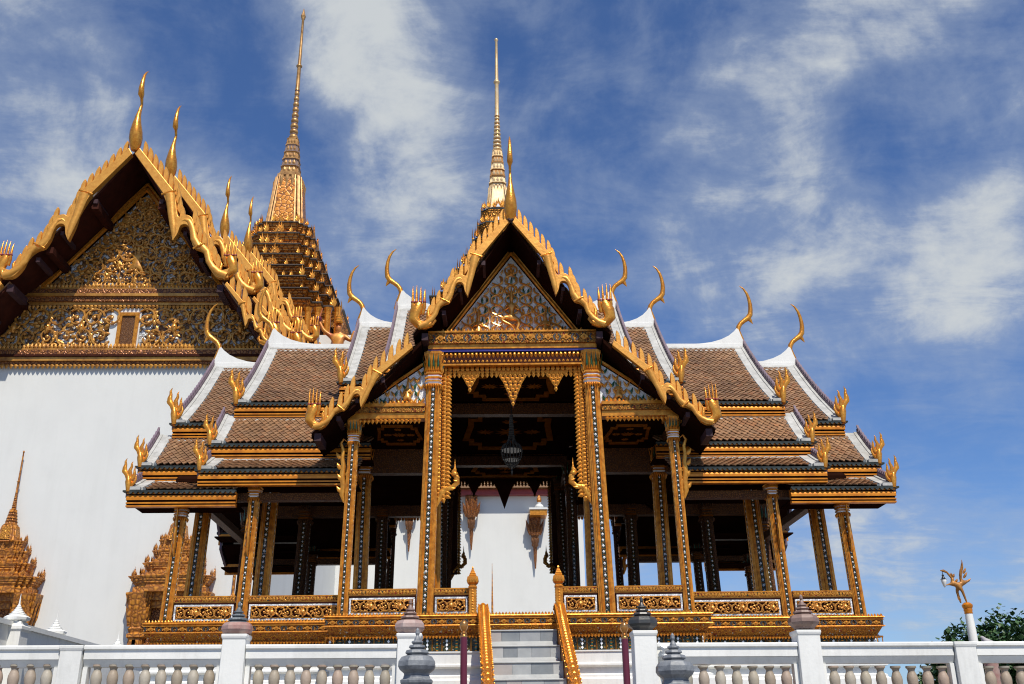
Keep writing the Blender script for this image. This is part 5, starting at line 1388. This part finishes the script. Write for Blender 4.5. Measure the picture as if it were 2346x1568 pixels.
def add_post(par, x, hw, ztop, fin=None, nm='post', mm=None):
    b = MB(); b.lathe([(hw * 1.12, GZ - 0), (hw * 1.12, -1.5), (hw, -1.48), (hw * .97, ztop - .06), (hw * 1.03, ztop - .05), (hw * 1.08, ztop - .03), (hw * 1.08, ztop)], [(1, -1), (1, 1), (-1, 1), (-1, -1)], (x, BY, 0))
    p = ob(nm, b, LIME, par, SHEAR, bevel=.008)
    if fin:
        tip, m1, m2 = fin
        k = (tip - ztop) / .425
        pr = finial_profile(1.0); pr = [(r, z_ * (tip - ztop) / .425) for r, z_ in pr]
        q = MB(); q.lathe(pr, C8 if nm else C12, (x, BY, tip), 0)
        for i, f in enumerate(q.f):
            zc = sum(q.v[v][2] for v in f) / len(f) - tip
            q.m[i] = 1 if zc > -.255 * k else 0
        ob('finial', q, [m1, m2], p, SHEAR, bevel=.004)
    return p
def run(par, x0, x1):
    """rail, recessed frame and balusters between two posts"""
    P = lambda a, z_, c: (c, BY + a, z_)
    prof = [(-.11, ZT - .012), (-.10, ZT), (.10, ZT), (.11, ZT - .012), (.11, ZT - .045), (.085, ZT - .055), (.085, ZT - .155), (-.085, ZT - .155), (-.085, ZT - .055), (-.11, ZT - .045)]
    ob('top_rail', MB().prism(prof, P, x0, x1), LIME, par, SHEAR, bevel=.004)
    ob('frame', MB().prism([(-.075, ZT - .157), (.075, ZT - .157), (.05, ZT - .235), (-.03, ZT - .235)], P, x0, x1).box(x0, x0 + .05, BY - .05, BY + .06, ZT - .70, ZT - .236).box(x1 - .05, x1, BY - .05, BY + .06, ZT - .70, ZT - .236), LIME, par, SHEAR)
    ob('bottom_rail', MB().prism([(-.10, ZT - .78), (.10, ZT - .78), (.10, ZT - .70), (.085, ZT - .68), (-.085, ZT - .68), (-.10, ZT - .70)], P, x0, x1), LIME, par, SHEAR)
    ob('base_wall', MB().box(x0, x1, BY - .12, BY + .12, GZ + .0, ZT - .785), LIME, par, SHEAR)
    n = max(1, round((x1 - x0 - .1) / .186)); w = (x1 - x0 - .1) / n
    for k in range(n):
        x = x0 + .05 + (k + .5) * w
        ob('baluster', BAL, None, par, T(x, BY, ZT - .237 - .0125 * x) @ SC(1, 1, 1.0) @ RZ(k * 37))
BL = thing('balustrade', 'long white balustrade with stone balusters left of the stair', 'balustrade', (-5, BY, GZ))
BR = thing('balustrade', 'long white balustrade with stone balusters right of the stair', 'balustrade', (5, BY, GZ))
add_post(BL, -3.43, .135, -.70, (-.30, STONE_RED, STONE_SLATE)); add_post(BL, -1.44, .135, -.70, (-.29, STONE_PINK, STONE_BROWN))
add_post(BR, 1.28, .135, -.68, (-.29, STONE_DARK, STONE_DARK)); add_post(BR, 3.19, .135, -.68, (-.28, STONE_BROWN, STONE_BROWN))
for par, xs in ((BL, (-5.25, -7.1, -8.95)), (BR, (5.02, 6.85, 8.7))):
    for x in xs: add_post(par, x, .125, ZT - .002)
e = .137
for x0, x1 in ((-3.43, -1.44), (-5.25, -3.43), (-7.1, -5.25), (-8.95, -7.1)): run(BL, x0 + e, x1 - e)
for x0, x1 in ((1.28, 3.19), (3.19, 5.02), (5.02, 6.85), (6.85, 8.7)): run(BR, x0 + e, x1 - e)
# carved leaf down the stair side of the right-hand post
b = MB()
for k in range(7): b.tube([(1.45 + .01 * k, BY - .13, -.86 - k * .09), (1.50 + .014 * k, BY - .17, -.90 - k * .09), (1.47 + .012 * k, BY - .15, -.955 - k * .09)], [.02, .045, .015], None, 6)
ob('leaf_scroll', b, LIME, BR, None, 60)

# grey stone newels in front of the stair
def grey_post(x, y_, tip, label):
    t = thing('stone_post', label, 'post', (x, y_, GZ), 'grey stone posts in front of the stair')
    q = MB(); q.lathe([(r, z_) for r, z_ in finial_profile(1.0)], C8, (x, y_, tip))
    ob('finial', q, STONE_GREY, t, bevel=.005)
    q = MB(); q.lathe([(.2, GZ), (.2, GZ + .4), (.145, GZ + .5), (.135, tip - .62), (.14, tip - .56), (.15, tip - .53), (.135, tip - .515), (.155, tip - .49), (.158, tip - .465), (.13, tip - .45), (.125, tip - .424)], C8, (x, y_, 0))
    ob('shaft', q, STONE_GREY, t, bevel=.004)
grey_post(-1.215, -7.0, -.88, 'grey stone post with stacked ring finial left of the stair')
grey_post(1.165, -7.0, -.95, 'grey stone post with stacked ring finial right of the stair')
for x, tip, side in ((-.785, -.81, 'left'), (.715, -.84, 'right')):
    t = thing('rope_post', 'maroon rope post with brass ball top on the %s side of the stair' % side, 'post', (x, -7.0, GZ), 'maroon rope posts')
    ob('rod', MB().lathe([(.12, GZ), (.12, GZ + .03), (.034, GZ + .06), (.032, tip - .16)], C12, (x, -7.0, 0)), MAROON, t, None, 40)
    ob('brass_ball', MB().lathe([(.030, -.165), (.034, -.15), (.022, -.135), (.03, -.12), (.018, -.105), (.03, -.09), (.041, -.06), (.038, -.03), (.02, -.012), (.006, 0)], C12, (x, -7.0, tip)), BRASS, t, None, 60)

# ------------------------------------------------------------------ white terrace wall at far left
TWL = thing('terrace_wall', 'low white terrace wall with pagoda-shaped posts at far left before the hall', 'wall', (-10.5, 10, GZ))
ob('wall', MB().box(-10.62, -10.38, 2.0, 19.9, GZ, .56).box(-10.68, -10.32, 2.0, 19.9, .563, .66), LIME, TWL)
for x, y_, z_ in ((-10.34, 5.3, 1.1), (-10.6, 8.0, 1.1), (-10.62, 12.4, 1.08), (-10.6, 17, 1.05)):
    p = ob('post', MB().lathe([(.20, GZ), (.20, .45), (.23, .5), (.23, .56), (.18, .6), (.16, .66)], [(1, -1), (1, 1), (-1, 1), (-1, -1)], (x, y_, 0)), LIME, TWL)
    q = MB(); q.lathe([(.16, .66), (.25, .70), (.26, .75), (.20, .79), (.16, .80), (.17, .82), (.12, .845), (.13, .86), (.09, .885), (.095, .90), (.065, .925), (.07, .94), (.04, .965), (.045, .98), (.02, 1.02), (.004, z_ + .14)], C8, (x, y_, 0)); ob('finial', q, LIME, p)

# ------------------------------------------------------------------ swan lamp post, tree, pigeon at the right
GOLD_BACKLIT = mat('gilding_backlit', (0.42, 0.19, 0.04), (0.25, 0.10, 0.02), .5, .3, 8)  # darker gold: the swan's backlit shade is put into its colour
LP = thing('lamp_post', 'white lamp post topped by a gilded swan holding a lantern', 'lamp post', (11.25, 8, GZ))
ob('column', MB().lathe([(.22, GZ), (.22, GZ + .3), (.13, GZ + .4), (.10, .6), (.088, .95)], C16, (11.27, 8, 0)), LIME, LP, None, 40)
ob('collar', MB().lathe([(.092, .95), (.10, .97), (.092, 1.0), (.105, 1.04), (.098, 1.07), (.12, 1.11), (.128, 1.16), (.09, 1.20), (.06, 1.22)], C12, (11.27, 8, 0)), GOLD_FASCIA, LP, None, 40)
CX, CZ = 11.27, .97
sv = [(CX + a, 8 + b_, CZ + c_) for a, b_, c_ in ((-.13, 0, .66), (-.22, 0, .70), (-.27, 0, .74), (-.25, 0, .81), (-.26, 0, .86), (0, 0, .72), (.08, 0, .745), (.16, 0, .80), (-.05, 0, .82), (-.01, 0, 1.0), (.06, 0, 1.16), (.065, 0, 1.29), (-.17, .05, .52), (-.12, .05, .24), (-.08, -.05, .52), (-.02, -.05, .24), (-.36, 0, .69), (-.46, 0, .665))]
se = [(0, 1), (1, 2), (2, 3), (3, 4), (0, 5), (5, 6), (6, 7), (5, 8), (8, 9), (9, 10), (10, 11), (0, 12), (12, 13), (0, 14), (14, 15), (1, 16), (16, 17)]
sr = [.07, .068, .05, .045, .038, .055, .04, .008, .036, .036, .022, .005, .038, .02, .038, .02, .025, .006]
swan = ob('swan', skin_mesh('swan', sv, se, sr, 1, [GOLD_BACKLIT]), None, LP)
q = MB()
for x, z_, a, h in ((-.05, .80, 8, .28), (-.02, .92, 14, .24), (.02, 1.02, 12, .22), (.05, .95, 30, .16), (.04, .84, 35, .18), (.05, .72, 58, .16), (.1, .74, 50, .14), (-.24, .86, -18, .12), (-.23, .85, 22, .11), (-.18, .74, 30, .10), (-.15, .30, -25, .12)):
    q.petal(T(CX + x, 7.975, CZ + z_) @ RY(a), .05, h, .02); q.petal(T(CX + x, 8.025, CZ + z_) @ RY(a) @ RZ(180), .05, h, .02)
q.tube([(CX + a, 8, CZ + c_) for a, c_ in ((-.26, .84), (-.31, .91), (-.36, .98), (-.44, 1.02), (-.52, 1.03))], [.03, .028, .026, .034, .008], None, 6)
ob('feathers', q, GOLD_BACKLIT, swan)
LX = CX - .475
q = MB(); q.tube([(LX, 8, CZ + 1.02), (LX, 8, CZ + .97), (LX, 8, CZ + .93)], [.008, .008, .008], None, 5)
q.lathe([(.075, -.13), (.045, -.105), (.022, -.05), (.03, -.03), (.010, 0)], C12, (LX, 8, CZ + .94)); ob('lantern_cap', q, BLACK_IRON, LP)
ob('lantern_globe', MB().lathe([(.008, -.19), (.03, -.16), (.06, -.06), (.068, 0), (.06, .01)], C12, (LX, 8, CZ + .805)), LAMP_GLASS, LP, None, 60)

TR = thing('tree', 'dense green tree rising behind the balustrade at far right', 'tree', (25.5, 33, GZ))
q = MB(); q.tube([(25.5, 33, GZ), (25.4, 33, GZ + 1.5), (25.6, 33.1, -.6), (25.5, 33, .6)], [.35, .28, .24, .15], None, 8)
for dx, dy, h in ((-2.2, .3, 1.6), (2.3, -.4, 1.8), (-.8, -1.2, 2.6), (1.0, 1.2, 2.4), (-3.2, .6, .4), (3.2, .4, .7)):
    q.tube([(25.5, 33, -.9), (25.5 + dx * .5, 33 + dy * .5, h * .4), (25.5 + dx, 33 + dy, h)], [.14, .09, .04], None, 6)
ob('trunk', q, BARK, TR, None, 60)
rl = random.Random(9); cr = MB()
clumps = [(rl.uniform(-4.0, 4.0), rl.uniform(-2.6, 2.6), 0, 0) for _ in range(240)]
for cx_, cy_, _, _ in clumps:
    top_ = 3.75 * max(.25, 1 - abs(cx_ / 4.7) ** 3.2 - abs(cy_ / 3.6) ** 3) ; cz = rl.uniform(0, 1.0) * top_ - .6 + rl.uniform(-.2, .25); r_ = rl.uniform(.45, .85)
    for _ in range(110):
        d = Vector((rl.gauss(0, 1), rl.gauss(0, 1), rl.gauss(0, .8))).normalized() * r_ * rl.uniform(.55, 1.1)
        p = Vector((25.5 + cx_, 33 + cy_, cz + .45)) + d
        Mx = T(*p) @ Matrix.Rotation(rl.uniform(0, 6.28), 4, 'Z') @ Matrix.Rotation(rl.uniform(-1.2, 1.2), 4, 'X')
        w, l = rl.uniform(.08, .13), rl.uniform(.18, .30)
        cr.add([Mx @ Vector(v) for v in ((0, 0, 0), (w, l * .5, .02), (0, l, 0), (-w, l * .5, .02))], [(0, 1, 2, 3)])
ob('crown', cr, LEAF, TR)

q = MB(); q.lathe([(.03, -.10), (.14, -.09), (.15, -.06), (.10, -.03), (.09, -.0)], C12, (6.13, -3.0, -.78)); 
q.lathe([(.09, GZ), (.09, -.88)], C12, (6.13, -3.0, 0))
o = ob('red_finial', q, STONE_RED, None, None, 40); tagged(o, 'low red stone cap under the pigeon beside the lamp post', 'finial')
pg = ob('pigeon', skin_mesh('pigeon', [(0, 0, .07), (-.05, 0, .10), (-.065, 0, .145), (-.095, 0, .142), (.06, 0, .06), (.14, 0, .035), (-.005, .02, 0), (-.005, -.02, 0)], [(0, 1), (1, 2), (2, 3), (0, 4), (4, 5), (0, 6), (0, 7)], [.05, .042, .028, .006, .04, .012, .006, .006], 1, [PIGEON]), None, None, T(6.14, -3.0, -.78))
tagged(pg, 'small grey pigeon perched on a red stone cap beside the lamp post', 'bird')

# ------------------------------------------------------------------ chandelier
CY = 1.04
CH = thing('chandelier', 'dark crystal chandelier hanging under the pavilion ceiling', 'chandelier', (-.04, CY, 2.65))
ob('stem', MB().lathe([(.010, 3.70), (.010, 4.36)], C8, (-.04, CY, 0)), BLACK_IRON, CH)
q = MB()
for k in range(18):
    a = 2 * math.pi * k / 18
    for prof in ([(.025, 3.80), (.035, 3.65), (.045, 3.45), (.07, 3.30), (.12, 3.22)], [(.185, 3.17), (.195, 3.10), (.17, 2.98), (.11, 2.87), (.04, 2.80)], [(.12, 3.24), (.17, 3.20), (.185, 3.14)]):
        pts = [(-.04 + r_ * math.cos(a), CY + r_ * math.sin(a), z_) for r_, z_ in prof]
        for p0, p1 in zip(pts, pts[1:]):
            for t in (.1, .35, .6, .85):
                p = Vector(p0).lerp(Vector(p1), t); q.lathe([(.002, -.018), (.010, 0), (.002, .018)], circ(5), tuple(p))
ob('crystal_strings', q, CRYSTAL, CH, kind='stuff')
q = MB()
for r_, z_ in ((.19, 3.13), (.15, 2.95), (.09, 2.86)): q.lathe([(r_, -.010), (r_ + .010, 0), (r_, .010)], circ(20), (-.04, CY, z_))
q.lathe([(.004, 2.65), (.016, 2.70), (.024, 2.73), (.010, 2.77), (.04, 2.81), (.015, 2.84)], C8, (-.04, CY, 0))
ob('bowl_rings', q, CRYSTAL, CH)
